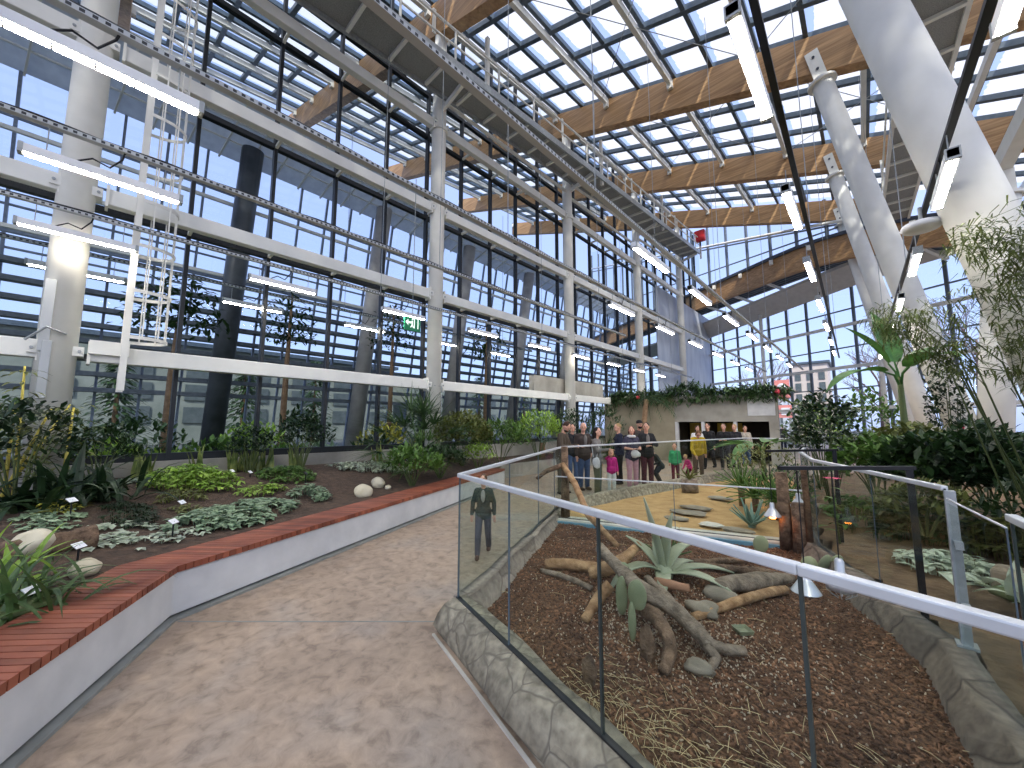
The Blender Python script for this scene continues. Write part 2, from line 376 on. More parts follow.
# ---- glass partition, bay by bay
sill = MB().box((GX, 10.9, .49), (.4, 37.8, .98)); struct('wall_left', sill, 'concrete')
for k in range(1, 7):
    y0, y1 = YK[k], YK[k]+7.62
    ztop = lambda y: zr(GX, y) + 1.2
    w = thing('window_%d' % k, (GX, y0, 1.0), 'glass bay of the tall left partition beginning at its %s round column' % ORD[max(0,k-2)] if k > 1 else 'glass bay of the tall left partition nearest the viewer, before the first round column', 'window', kind='structure')
    fr = MB()
    for j in range(5):
        y = y0 + j*7.62/5; fr.box((GX, y, (1.0+ztop(y))/2), (.16, .075, ztop(y)-1.0))
    for z in [1.05]+ROWS+[13.3]:
        fr.box((GX, (y0+y1)/2, z), (.14, 7.62, .12 if z > 1.1 else .16))
    fr.build('mullions', 'black_frame', w)
    solid = (k == 6)
    pn = MB(); a, b = (y0, y1)
    if k == 6:
        pn.box((GX+.14,(a+b)/2-.9,6.4),(.06,b-a+5.2,10.6))
        pn.build('metal_panel', 'grey_panel', w)
        g = MB().add([(GX,a,11.7),(GX,b,11.7),(GX,b,ztop(b)),(GX,a,ztop(a))], [(3,2,1,0)]); g.build('glazing', 'pane_facade', w)
    else:
        pn.add([(GX,a,1.1),(GX,b,1.1),(GX,b,ztop(b)),(GX,a,ztop(a))], [(3,2,1,0)]); pn.build('glazing', 'pane_facade', w)

struct('trim_2', MB().box((GX+.2,15.5,3.45),(.3,5.8,.75)), 'concrete')
# ---- round columns along the partition
for i, y in enumerate(YK[2:7]):
    if i == 0: y -= .09
    zt = zr(CX, y)
    t = thing('round_column', (CX, y, 0), '%s white round steel column along the glass partition, counted from the viewer' % COLN[i], 'column', 'round columns of the glass partition')
    MB().path([(CX,y,0),(CX,y,12.0),(CX,y,zt+.1)], [.235,.235,.2], 24).build('shaft', 'white_paint', t, True)
    cl = MB()
    for z in (11.55,): cl.lathe([(.235,z),(.29,z),(.29,z+.1),(.235,z+.1)], (CX,y,0), 24)
    cl.build('collar', 'white_paint', t)
    for z in ROWS:
        bs = MB().box((CX, y, z), (.3, .62, .16)).build('beam_seat', 'white_beam', t)
        bt = MB()
        for sy in (-.26,.26): bt.tube((CX+.14,y+sy,z),(CX+.17,y+sy,z),.025,n=6)
        bt.each('bolt', 'galvanised', bs)
    MB().box((CX, y-.3, zt+.45), (.05, .12, .9)).box((CX, y+.3, zt+.45), (.05, .12, .9)).each('beam_fork', 'white_paint', t)
    if i == 0:
        MB().box((CX+.2, y-.1, 2.6), (.12, .11, .95)).build('service_box', 'tray', t, bevel=.01)
        sl = MB().box((CX+.2, y-.14, 3.5), (.08, .12, 1.2))
        sl.build('cable_duct', 'tray', t)
        MB().path([(CX+.25,y-.33,3.05),(CX+.34,y-.12,3.28),(CX+.3,y+.1,3.2)], .018, 6).build('conduit', 'galvanised', t)
    if i == 1:
        MB().path([(CX+.24,y+.13,.6),(CX+.24,y+.13,2.9),(CX+.2,y-.12,2.92)], .015, 6).build('conduit', 'galvanised', t)

# ---- white horizontal beams from column to column
for k in range(1, 6):
    for r, z in enumerate(ROWS):
        y0, y1 = YK[k]+(.28), YK[k+1]-.28
        if r == 0 and k == 4: y1 = 18.4
        if r == 0 and k == 5: continue
        where = 'before the nearest round column' if k == 1 else 'between the %s and %s round columns' % (COLN[k-2], COLN[k-1])
        t = thing('facade_beam', (CX, y0, z), '%s white horizontal facade beam %s' % (['lowest','second lowest','third lowest','topmost'][r], where), 'beam', 'horizontal beams of the glass partition')
        MB().box((CX, (y0+y1)/2, z), (.2, y1-y0, .3)).build('box_section', 'white_beam', t, bevel=.015)
        e = MB()
        for y in (y0, y1): e.box((CX, y, z), (.26, .04, .4))
        e.each('end_plate', 'white_paint', t)
        st = MB()
        for j in range(1, 5):
            y = YK[k] + j*7.62/5
            if y < y1: st.box(((CX+GX)/2-.05, y, z-.02), (.5, .06, .08))
        st.each('glass_stay', 'white_paint', t)
    t = thing('upper_rail', (CX, YK[k], 13.3), 'thin white tube rail under the high walkway, %s' % where, 'rail', 'tube rails under the high walkway')
    MB().tube((CX+.25,YK[k],13.3),(CX+.25,YK[k+1],13.3+.5),.07,n=10).build('tube', 'white_paint', t, True)
    MB().tube((CX+.05,YK[k],12.75),(CX+.05,YK[k+1],12.95),.07,n=10).build('lower_tube', 'white_paint', t, True)

# ---- timber beams crossing both halls
for i, y in enumerate(YK[2:7]):
    x0, x1 = -27.4, (7.5 if i < 4 else .7)
    t = thing('timber_beam', (CX, y, zr(CX,y)), '%s big laminated timber roof beam counted from the viewer' % ['hidden nearest','first visible','second visible','third visible','fourth visible, last below the end windows'][i].replace('hidden nearest','zeroth, overhead,'), 'beam', 'laminated timber roof beams')
    b = MB(); w = .2
    xs = [x0 + (x1-x0)*j/10 for j in range(11)]
    vs = []
    for x in xs:
        z = zr(x, y); vs += [(x,y-w,z),(x,y+w,z),(x,y+w,z+1.3),(x,y-w,z+1.3)]
    fs = [(0,1,2,3),(43,42,41,40)] + [(4*j+a,4*j+4+a,4*j+4+(a+1)%4,4*j+(a+1)%4) for j in range(10) for a in range(4)]
    b.add(vs, fs).build('laminated_timber', 'timber', t)
    c = MB()
    for x in (x0, x1): c.box((x, y, zr(x,y)+.65), (.06, .44, 1.36))
    c.each('steel_end_cap', 'dark_frame', t)
    bk = MB()
    for p in range(-8, 5):
        x = -4.85 + 2.8*p
        if x0 < x < x1:
            for s in (-1, 1): bk.box((x, y+s*.27, zr(x,y)+1.02), (.2, .14, .34))
    bk.each('purlin_bracket', 'white_paint', t)

# ---- roof: whitewashed panes on a slate-coloured grid, white purlins below
PX = [-4.85+2.8*p for p in range(-7, 5)]
GRID = sorted([x+.14 for x in PX] + [x+1.4+.06 for x in PX])
for k in range(0, 6):
    y0, y1 = YK[k], YK[k+1]
    mesh = bpy.data.meshes.new('ceiling'); vs, fs, uvs = [], [], []
    ys = [y0 + (y1-y0)*j/5 for j in range(6)]
    for a in range(len(GRID)-1):
        for j in range(5):
            p = [(GRID[a],ys[j]),(GRID[a+1],ys[j]),(GRID[a+1],ys[j+1]),(GRID[a],ys[j+1])]
            o = len(vs); vs += [(x, y, zr(x,y)+1.6) for x, y in p]; fs.append((o,o+1,o+2,o+3)); uvs += [(0,0),(1,0),(1,1),(0,1)]
    mesh.from_pydata(vs, [], fs); uv = mesh.uv_layers.new(name='UVMap')
    for i, u in enumerate(uvs): uv.data[i].uv = u
    mesh.materials.append(MATS['roof_pane'])
    ce = bpy.data.objects.new('ceiling', mesh); C.objects.link(ce); ce['kind'] = 'structure'
    g = MB()
    for x in GRID: g.bar((x,y0,zr(x,y0)+1.48), (x,y1,zr(x,y1)+1.48), .13, .2)
    for y in ys[:-1]: g.bar((GRID[0],y,zr(GRID[0],y)+1.46), (GRID[-1],y,zr(GRID[-1],y)+1.46), .17, .2)
    g.build('roof_grid', 'slate_frame', ce)
    if k < 2: continue
    for q, x in enumerate(PX):
        if x > 7.2: continue
        side = 'over the front hall' if x > GX else 'over the hall behind the glass'
        n = ORD[q-5] if x > GX else ORD[4-q]
        tt = MB().bar((x,y0+.2,zr(x,y0)+1.16), (x,y1-.2,zr(x,y1)+1.16), .15, .26)
        o = tt.build('roof_purlin', 'white_beam')
        tag(o, '%s white purlin from the partition over the %s hall in the %s roof bay' % (n, 'front' if x > GX else 'back', ORD[k-2]), 'purlin', 'white roof purlins', 'thing')
# thin cross-bracing rods under the roof
for k in (2, 3, 4):
    for x0, x1 in ((-7.9,-2.1),(-2.1,3.7)):
        a, b = YK[k]+.3, YK[k+1]-.3
        rd = MB()
        rd.tube((x0,a,zr(x0,a)+1.1),(x1,b,zr(x1,b)+1.1),.014,n=6).tube((x1,a,zr(x1,a)+1.1),(x0,b,zr(x0,b)+1.1),.014,n=6)
        o = rd.build('bracing_rods' if False else 'bracing_cross', 'galvanised')
        tag(o, 'thin steel bracing cross under the %s roof bay, %s half' % (ORD[k-2], 'partition' if x0 < -5 else 'right'), 'brace', 'roof bracing crosses', 'thing')

# ---- leaning columns on the right
for i, y in enumerate(YK[3:7]):
    top, bot = V((-.3,y,zr(-.3,y)-.25)), V((2.05,y,0))
    t = thing('leaning_column', bot, '%s thick white leaning steel column on the right, counted from the viewer' % COLN[i], 'column', 'leaning white columns')
    d = (top-bot).normalized()
    MB().path([bot, bot.lerp(top,.5), top], [.3,.3,.27], 28).build('shaft', 'white_paint', t, True)
    ax = frame(d)
    MB().path([top-d*.06, top+d*.02], [.38,.38], 28).build('head_flange', 'white_paint', t)
    fk = MB().bar(top, top+d*1.05, .34, .05, up=(0,1,0)); fk.v = [v + V((0,-.24,0)) for v in fk.v]
    f2 = MB().bar(top, top+d*1.05, .34, .05, up=(0,1,0)); f2.v = [v + V((0,.24,0)) for v in f2.v]
    fk.add(f2.v, f2.f).build('fork_plate', 'white_paint', t)
    bl = MB()
    for u in (.35, .8): bl.tube(top+d*u+V((0,-.3,0)), top+d*u+V((0,.3,0)), .04, n=8)
    bl.each('bolt', 'dark_frame', t)

# leaning prop in the other direction, with its small girder
y = YK[4]; top, bot = V((2.85,y,7.3)), V((2.1,y,0))
t = thing('leaning_prop', bot, 'shorter white prop leaning to the right from the foot of the second leaning column', 'column')
MB().path([bot,top],[.3,.3],28).build('shaft','white_paint',t,True)
MB().path([top-V((0,0,.05)),top+V((0,0,.03))],[.37,.37],28).build('head_flange','white_paint',t)
MB().box((2.9,y-.2,7.65),(.3,.05,.7)).build('fork_plate','white_paint',t)
MB().box((2.9,y+.2,7.65),(.3,.05,.7)).build('fork_plate','white_paint',t)
o = MB().bar((2.9,11.5,8.1),(2.9,18,8.1),.25,.4).build('edge_girder','white_beam'); tag(o,'short white girder carried by the right leaning prop','girder',kind='thing')
# ---- slanting far wall of glass, verge beam and soffit
E1 = V((.855,-.518,0)); NF = V((-.518,-.855,0))
C0 = V((-10,39,0)); C1 = V((-10,35.5,0))
def fw(s, z, off=0.0): return C0 + E1*s + NF*off + V((0,0,z))
def bm(s, z, off=0.0): return C1 + E1*s + NF*off + V((0,0,z))
def vtop(s): return 13.45 if s < 7 else 13.45 - .021*(s-7)**2
w = thing('window_7', fw(0,0), 'tall slanting glass end wall at the far right of the hall', 'window', kind='structure')
fr = MB(); S = [-20+1.5*j for j in range(31)]
def fb(s): return 9.9 + .065*max(-6,s) - (.0 if s < 12 else .03*(s-12)**1.5)
for s in S: fr.bar(fw(s,0), fw(s,fb(s)+.6), .1, .16, up=E1)
for z in (1.2, 2.6, 4.1, 6.8, 9.3):
    fr.bar(fw(-20,z), fw(25,z), .14, .07)
fr.build('mullions', 'grey_frame', w)
wt = MB()
for z in (2.75, 5.45, 8.2): wt.bar(fw(-20,z,.35), fw(25,z,.35), .14, .2)
wt.each('white_rail', 'white_beam', w)
MB().add([fw(-20,0),fw(25,0),fw(25,12),fw(-20,12)], [(0,1,2,3)]).build('glazing', 'pane_far', w)
for j, s in enumerate((5.3, 13.0)):
    o = MB().tube(fw(s,0,.55), fw(s,fb(s)+.8,.55), .13, n=16).build('wind_post', 'white_paint', smooth=True)
    tag(o, 'slim white round post before the glass end wall, %s' % ['left one','right one'][j], 'post', 'wind posts of the end wall', 'thing')
# fascia under the low roof
fa = MB(); ss = [-20+1.5*j for j in range(31)]
for a, b in zip(ss[:-1], ss[1:]):
    p = [fw(a,fb(a),.2), fw(b,fb(b),.2), fw(b,fb(b)+.9,1.7), fw(a,fb(a)+.9,1.7)]
    o_ = V((0,0,.2)); fa.add(p+[q+o_ for q in p], [(0,1,2,3),(7,6,5,4),(0,4,5,1),(3,2,6,7)])
tag(fa.build('roof_verge', 'soffit'), 'grey underside of the low roof edge above the glass end wall', 'roof edge', kind='structure')
t = thing('verge_beam', bm(0,12), 'long curved laminated timber beam carrying the low roof before the glass end wall', 'beam')
vb = MB()
sb = [-20+1.5*j for j in range(30)]
vs = []
for s in sb: vs += [bm(s,vtop(s)-1.5), bm(s,vtop(s)-1.5,-.4), bm(s,vtop(s),-.4), bm(s,vtop(s))]
n = len(sb)
vb.add(vs, [(0,1,2,3),(4*n-1,4*n-2,4*n-3,4*n-4)] + [(4*j+a,4*j+4+a,4*j+4+(a+1)%4,4*j+(a+1)%4) for j in range(n-1) for a in range(4)])
vb.build('laminated_timber', 'timber', t)
cp_ = MB()
for a, b in zip(sb[:-1], sb[1:]): cp_.bar(bm(a,vtop(a)+.08,-.1), bm(b,vtop(b)+.08,-.1), .5, .2)
cp_.build('metal_capping', 'dark_frame', t)
bkt = MB()
for s in [-1+2.6*j for j in range(9)]:
    bkt.box(bm(s,vtop(s)-.25,.12), (.22,.22,.32))
bkt.each('bracket', 'white_paint', t)
sl = MB()
for off in (-.8,-1.2,-1.6,-2.0):
    for a, b in zip(sb[:-1], sb[1:]): sl.bar(bm(a,vtop(a)-1.25,off), bm(b,vtop(b)-1.25,off), .14, .2)
sl.build('soffit_slats', 'slate_frame', t)
rf = MB()
for a, b in zip(sb[:-1], sb[1:]): rf.add([bm(a,vtop(a)-.3,-.4),bm(b,vtop(b)-.3,-.4),bm(b,vtop(b)-.6,-4.2),bm(a,vtop(a)-.6,-4.2)], [(0,1,2,3)])
rf.build('roof_deck', 'louvre', t)
ot = MB()
for s in [0+2.9*j for j in range(8)]: ot.bar(bm(s,vtop(s)-1.35,-.5), bm(s,vtop(s)-1.75,-2.6), .18, .14)
ot.each('outrigger', 'white_beam', t)
# end windows above the verge beam
w = thing('window_8', bm(0,13.5), 'row of upright end windows between the timber roof beam and the low roof', 'window', kind='structure')
fr = MB()
for s in [-20+1.9*j for j in range(18)]:
    x = bm(s,0); fr.bar(bm(s,vtop(s),-.15), bm(s, max(zr(x.x,x.y)+1.5, vtop(s)+.3),-.15), .14, .16, up=E1)
fr.build('mullions', 'grey_frame', w)
def ztr(s): return 17.35 - .305*s
def ztl(s): return 15.2 - .17*s if s > -20 else 15
a = MB().bar(bm(-20,ztr(-20)-.35,-.15), bm(11,ztr(11)-.1,-.15), .1, .1); a.bar(bm(-10,14.9+1.2,-.15), bm(11,13.7,-.15), .08, .08)
a.build('transom', 'grey_frame', w)
MB().tube(bm(-20,ztr(-20),.15), bm(11.5,ztr(11.5),.15), .1, n=12).each('white_rail', 'white_beam', w, True)
MB().add([bm(-20,13.4,-.16),bm(13,12.7,-.16),bm(13,14.5,-.16),bm(-20,26,-.16)], [(0,1,2,3)]).build('glazing', 'pane_far', w)

# ---- the hall behind the glass: outer wall
OX = -27.0
w = thing('window_9', (OX,0,0), 'outer glass wall of the hall behind the partition', 'window', kind='structure')
def ox(z): return OX + 3.0*z/15.8
fr = MB()
for y in [-12+1.5*j for j in range(45)]: fr.bar((OX,y,0), (ox(15.8),y,15.8), .1, .16)
for z in (8.9, 10.6, 12.3, 14.0): fr.bar((ox(z),-12,z), (ox(z),55,z), .1, .08)
fr.bar((ox(9.6),-12,9.6), (ox(9.6),55,9.6), .16, .2)
fr.build('mullions', 'outer_frame', w)
fr = MB()
for z in (9.6, 11.5, 13.3): fr.bar((ox(z)+.5,-12,z), (ox(z)+.5,55,z), .14, .16)
fr.each('inner_rail', 'white_beam', w)
lv = MB()
for z in [3.3+.72*j for j in range(8)]: lv.box((ox(z)+.35, 21, z), (.5, 66, .2))
lv.build('louvres', 'louvre', w)
MB().add([(OX,-12,0),(OX,55,0),(ox(15.8),55,15.8),(ox(15.8),-12,15.8)], [(0,1,2,3)]).build('glazing', 'pane_outer', w)
w = thing('window_10', (OX,0,20.5), 'upper strip of windows below the roof of the hall behind the partition', 'window', kind='structure')
fr = MB()
for y in [-12+1.5*j for j in range(45)]: fr.bar((OX+.1,y,18.4), (OX+.1,y,21.9+.09*(y-7)), .1, .12)
fr.bar((OX+.1,-12,20.6),(OX+.1,55,20.6),.2,.2)
fr.build('mullions', 'slate_frame', w)
cn = MB(); q = [(ox(15.8),15.8),(-20.9,17.25)]
cn.add([(q[0][0],-12,q[0][1]),(q[0][0],55,q[0][1]),(q[1][0],55,q[1][1]),(q[1][0],-12,q[1][1]),(q[0][0],-12,q[0][1]+.15),(q[0][0],55,q[0][1]+.15),(q[1][0],55,q[1][1]+.15),(q[1][0],-12,q[1][1]+.15)],[(0,1,2,3),(7,6,5,4),(0,4,5,1),(1,5,6,2),(2,6,7,3),(3,7,4,0)])
tag(cn.build('canopy_soffit', 'canopy_grey'), 'grey canopy soffit inside the hall behind the glass', 'soffit', kind='structure')
tr_ = MB()
for y in [-8+1.27*j for j in range(44)]: tr_.bar((q[0][0],y,q[0][1]-.1),(q[1][0],y+.5,q[1][1]-.1),.07,.12)
for u in (.33,.66): tr_.bar((q[0][0]+(q[1][0]-q[0][0])*u,-12,q[0][1]+1.45*u-.1),(q[0][0]+(q[1][0]-q[0][0])*u,55,q[0][1]+1.45*u-.1),.07,.08)
tr_.bar((q[1][0],-12,q[1][1]),(q[1][0],55,q[1][1]),.2,.3)
tag(tr_.build('soffit_struts', 'white_beam'), 'white struts under the grey canopy behind the glass', 'struts', kind='structure')
for i in range(5):
    y = 4.3 + 7.6*i
    o = MB().path([(-25.4,y,0),(-23.0,y+.4,16.2)], [.5]*2, 18).build('raking_column', 'column_dark' if i == 0 else 'column_grey', smooth=True)
    tag(o, 'leaning %s column of the hall behind the glass, %s from the viewer' % ('dark' if i == 0 else 'grey', ORD[i]), 'column', 'leaning columns behind the glass', 'thing')

# ---- high walkway along the partition
def zw(y): return 12.12 + .088*y
t = thing('walkway', (-9.1,-4,zw(-4)), 'grey steel maintenance walkway with white handrails high along the glass partition', 'walkway')
a0, a1 = -5.0, 30.4
MB().bar((-9.12,a0,zw(a0)), (-9.12,a1,zw(a1)), 1.15, .05).build('grating', 'grating', t)
MB().bar((-8.52,a0,zw(a0)-.02), (-8.52,a1,zw(a1)-.02), .08, .26).bar((-9.72,a0,zw(a0)-.02),(-9.72,a1,zw(a1)-.02),.08,.26).each('edge_channel', 'galvanised', t)
y = a0
while y < a1: MB().box((-9.12,y,zw(y)-.08),(1.2,.09,.1)).build('cross_bearer', 'white_beam', t); y += 1.27
k = 0; y = a0+.3
while y < a1:
    MB().box((-8.52,y,zw(y)+.58),(.05,.05,1.1)).build('rail_post', 'white_paint', t)
    y += 1.9
MB().bar((-8.52,a0,zw(a0)+1.13),(-8.52,a1,zw(a1)+1.13),.06,.06).build('handrail', 'white_paint', t)
MB().bar((-8.52,a0,zw(a0)+.6),(-8.52,a1,zw(a1)+.6),.045,.045).build('knee_rail', 'white_paint', t)
MB().bar((-9.72,a0,zw(a0)+1.13),(-9.72,a1,zw(a1)+1.13),.06,.06).bar((-9.72,a0,zw(a0)+.6),(-9.72,a1,zw(a1)+.6),.045,.045).each('rear_handrail', 'white_paint', t)
for yk in YK[2:7]:
    MB().box((-8.6,yk+.9,zw(yk)+.9),(.12,.12,2.3)).build('hanger_post', 'white_paint', t)
    MB().bar((CX,yk,zw(yk)-.5),(-8.6,yk,zw(yk)-.12),.1,.16).build('bracket_arm', 'white_paint', t)
o = thing('alarm_box', (-8.4,30.3,zw(30)+1.3), 'red alarm box on the far end of the high walkway rail', 'alarm')
MB().box((-8.4,30.3,zw(30)+1.25),(.75,.4,.85)).build('case', 'red_plastic', o, bevel=.06)
MB().box((-8.4,30.3,zw(30)+.7),(.1,.1,.4)).build('foot', 'black_metal', o)
# second walkway over the right side
t = thing('roof_walkway', (2.2,6,9.9), 'dark grating walkway hung under the roof on the right beside the thick leaning column', 'walkway')
def zq(y): return 9.7+.09*y
MB().bar((1.75,3,zq(3)),(1.75,27,zq(27)),.95,.05).build('grating', 'grating', t)
MB().bar((1.25,3,zq(3)),(1.25,27,zq(27)),.09,.22).bar((2.25,3,zq(3)),(2.25,27,zq(27)),.09,.22).each('edge_channel', 'white_beam', t)
y = 3
while y < 27: MB().box((1.75,y,zq(y)-.06),(1.0,.1,.1)).build('cross_bearer', 'white_beam', t); y += 1.5
for y in (6.9, 14.5, 22.1):
    MB().box((1.22,y,(zq(y)+zr(1.2,y))/2),(.08,.08,abs(zr(1.2,y)-zq(y))+.2)).build('hanger', 'white_paint', t)
    MB().box((2.28,y,(zq(y)+zr(2.3,y))/2),(.08,.08,abs(zr(2.3,y)-zq(y))+.2)).build('hanger', 'white_paint', t)
MB().box((1.2,15,zq(15)+1.1),(.05,24,.05)).build('handrail', 'white_paint', t)

# ---- caged ladder at the first column
t = thing('caged_ladder', (-9.8,.3,2.3), 'tall white caged ladder against the glass beside the nearest round column', 'ladder')
for x in (-10.08,-9.58): MB().box((x,.3,8.3),(.06,.09,12.0)).build('rail', 'white_paint', t)
rg = MB(); z = 2.5
while z < 14: rg.tube((-10.08,.3,z),(-9.58,.3,z),.016,n=6); z += .28
rg.build('rungs', 'white_paint', t)
def hoop(z):
    h = MB(); pts = [(-9.83+.36*math.cos(a), .35+.52*math.sin(a)**.9 if math.sin(a) > 0 else .32, z) for a in [PI*j/12 for j in range(13)]]
    for p, q in zip(pts[:-1], pts[1:]): h.bar(p, q, .012, .06)
    return h
z = 3.25
while z < 14: hoop(z).build('cage_hoop', 'white_paint', t); z += .85
for j in range(1, 12, 2):
    a = PI*j/12; x, y = -9.83+.35*math.cos(a), .35+.5*math.sin(a)**.9
    MB().box((x,y,8.7),(.05,.02,10.9)).build('cage_strip', 'white_paint', t)
MB().box((-9.98,.12,3.05),(.35,.5,.24)).build('wall_bracket', 'white_beam', t)

# ---- right edge of the hall, outside the picture
w = thing('window_11', (7.5,0,0), 'outer glass wall on the right side of the hall', 'window', kind='structure')
fr = MB()
for y in [-15+2*j for j in range(21)]: fr.bar((7.5,y,0), (8.3,y,9.6+.09*y), .14, .2)
for z in (.3, 3, 6, 8.2): fr.bar((7.5+.08*z,-15,z), (7.5+.08*z,26,z), .12, .16)
fr.build('mullions', 'white_beam', w)
MB().add([(7.5,-15,0),(7.5,26,0),(8.3,26,11.9),(8.3,-15,8.3)], [(3,2,1,0)]).build('glazing', 'pane_far', w)
# ------------------------------------------------------------------ lights on cable trays
def tray(x0, y0, x1, y1, z, label, dark=False):
    t = thing('cable_tray', (x0,y0,z), label, 'cable tray', 'cable trays across the hall')
    MB().bar((x0,y0,z), (x1,y1,z), .06 if dark else .09, .05).build('channel', 'black_metal' if dark else 'tray', t)
    L = math.hypot(x1-x0, y1-y0)
    c = MB(); pts = [(x0+(x1-x0)*j/60, y0+(y1-y0)*j/60, z+.04+.012*math.sin(j*1.7)) for j in range(61)]
    c.path(pts, .022, 5).build('cable_run', 'cable_black', t)
    n = int(L/7)+1
    for j in range(n):
        y = y0+1+7*j; u = (y-y0)/max(.01,(y1-y0))
        if u < 1: MB().tube((x0+(x1-x0)*u,y,z),(x0+(x1-x0)*u,y,zr(x0,y)+1.1 if x0 > GX else z+6),.008,n=5).build('suspension_wire', 'galvanised', t)
    return t
def lamp(x, y0, y1, z, label, wide=.07, zt=5.2):
    t = thing('linear_light', (x,(y0+y1)/2,z), label, 'light', 'linear lights under the cable trays')
    m = (y0+y1)/2; L = y1-y0
    hs_ = MB().box((x,m,z+.05),(wide+.035,L,.1)).build('housing', 'housing', t, bevel=.01)
    MB().box((x,m,z-.008),(wide,L-.1,.02)).build('diffuser', 'tube_glow', t)
    for y in (y0+.02,y1-.02): MB().box((x,y,z+.045),(wide+.041,.04,.116)).build('end_cap', 'galvanised', hs_)
    for j in range(1, 6): MB().box((x,y0+L*j/6,z-.01),(wide+.004,.012,.022)).build('lens_joint', 'housing', hs_)
    for y in (y0+.2,y1-.2): MB().tube((x,y,z+.1),(x,y,zt),.006,n=5).build('hanger_wire', 'galvanised', t)
    MB().path([(x,m-.3,z+.09),(x+.01,m-.15,z+.2),(x,m,z+.16),(x,m+.1,z+.32),(x,m+.12,zt)], .011, 5).build('power_cord', 'cable_black', t)
ZT = 5.2
tray(-9.4,-3,-9.4,30,ZT, 'perforated cable tray with lights close along the glass partition')
tray(-6.8,-3,-6.8,14,ZT, 'perforated cable tray crossing in front of the round columns, second from the partition')
tray(-4.7,-3,-4.7,30,ZT, 'perforated cable tray over the left planting bed, third from the partition')
tray(-2.85,-3,-2.85,31,ZT+.08, 'perforated cable tray over the visitors, fourth from the partition')
tray(-.4,1,-.85,26,ZT-.02, 'dark cable tray with lights over the middle of the animal enclosures', True)
tray(.87,2,.53,22,ZT-.58, 'dark cable tray with lights along the thick leaning columns', True)
tray(-11.6,-3,-11.6,14,ZT, 'perforated cable tray just behind the glass partition')
for i in range(9): y = -1.05+3.05*i; lamp(-9.4, y, y+1.38, 4.78, 'white linear light along the glass partition, %s from the viewer' % ORD[i])
for i in range(5): y = -1.1+3.05*i; lamp(-11.6, y, y+1.38, 4.76, 'white linear light just behind the glass partition, %s from the viewer' % ORD[i])
lamp(-6.8,-.8,.62,4.76, 'white linear light passing in front of the nearest round column')
lamp(-4.7,-.95,.52,4.8, 'large bright linear light at the upper left corner')
for i in range(6): y = 8.8+3.05*i; lamp(-4.7, y, y+1.45, 4.8, 'white linear light over the left path, %s beyond the third round column' % ORD[i])
for i in range(7): y = 6.3+2.95*i; lamp(-2.85, y, y+1.6, 4.86, 'white linear light over the visitors, %s from the viewer' % ORD[i])
for i in range(7):
    y = 3.05+2.97*i; x = -.48-.02*y*.9; lamp(x, y, y+1.38, 4.8, 'bright flat light over the middle of the enclosures, %s from the viewer' % ORD[i], .07)
for i in range(7):
    y = 2.65+2.74*i; x = .89-.019*y; lamp(x, y, y+1.22, 4.25, 'bright flat light beside the leaning columns, %s from the viewer' % ORD[i], .065, 4.62)
o = thing('antenna_disc', (.72,7.2,4.35), 'white round disc antenna under the right cable tray', 'antenna')
MB().lathe([(.05,4.42),(.19,4.39),(.21,4.35),(.18,4.31),(.02,4.3)], (.72,7.35,0), 24).build('dome', 'housing', o, True)
MB().tube((.72,7.35,4.4),(.72,7.35,4.62),.02).build('stem', 'galvanised', o)
# green exit sign hanging in front of the glass
ex = thing('exit_sign', (-9.4,6.0,4.55), 'small green emergency exit sign with arrow hanging before the glass', 'sign')
MB().box((-9.4,6.0,4.6),(.06,.52,.46)).build('case', 'exit_green', ex)
pg = MB(); x = -9.365
pg.box((x,5.86,4.6),(.012,.16,.05)); pg.add([(x+.004,5.76,4.6),(x+.004,5.85,4.69),(x+.004,5.85,4.51)],[(0,1,2),(2,1,0)])       # arrow
for (yy,zz,a,b) in ((6.05,4.6,.02,.3),(6.17,4.6,.02,.3),(6.11,4.745,.14,.02)): pg.box((x,yy,zz),(.012,a,b))                     # door
pg.box((x,5.98,4.6),(.012,.035,.12)).blob((x,5.99,4.71),(.008,.028,.028),amp=0).bar((x,5.98,4.55),(x,5.93,4.46),.02,.02).bar((x,5.98,4.55),(x,6.02,4.46),.02,.02).bar((x,5.98,4.64),(x,5.93,4.6),.015,.015)
pg.build('pictogram', 'sign_glow', ex)
MB().tube((-9.4,6.0,4.83),(-9.4,6.0,9.0),.012,n=6).build('hanger', 'galvanised', ex)

# ------------------------------------------------------------------ planter bench on the left
BP = [V((.6,-2.36,0)), V((-4.6,.6,0)), V((-6.62,5.4,0)), V((-7.75,8.1,0))]
def offs(pts, d):
    out = []
    for i, p in enumerate(pts):
        a = (pts[i]-pts[i-1]).normalized() if i else None; b = (pts[i+1]-pts[i]).normalized() if i < len(pts)-1 else None
        t = ((a or b)+(b or a)).normalized(); nrm = V((-t.y,t.x,0)); k = 1/max(.4, nrm.dot(V((-(b or a).y,(b or a).x,0)))); out.append(p+nrm*d*k)
    return out
t = thing('planter_bench', BP[1], 'low white concrete planter wall topped with red wooden bench slats', 'bench')
def strip(pf, pb, z0, z1):
    m = MB(); n = len(pf)
    vs = [p+V((0,0,z)) for p, q in zip(pf,pb) for p, z in ((p,z0),(p,z1),(q,z1),(q,z0))]
    m.add(vs, [(4*i+a,4*i+4+a,4*i+4+(a+1)%4,4*i+(a+1)%4) for i in range(n-1) for a in range(4)] + [(3,2,1,0),(4*n-4,4*n-3,4*n-2,4*n-1)]); return m
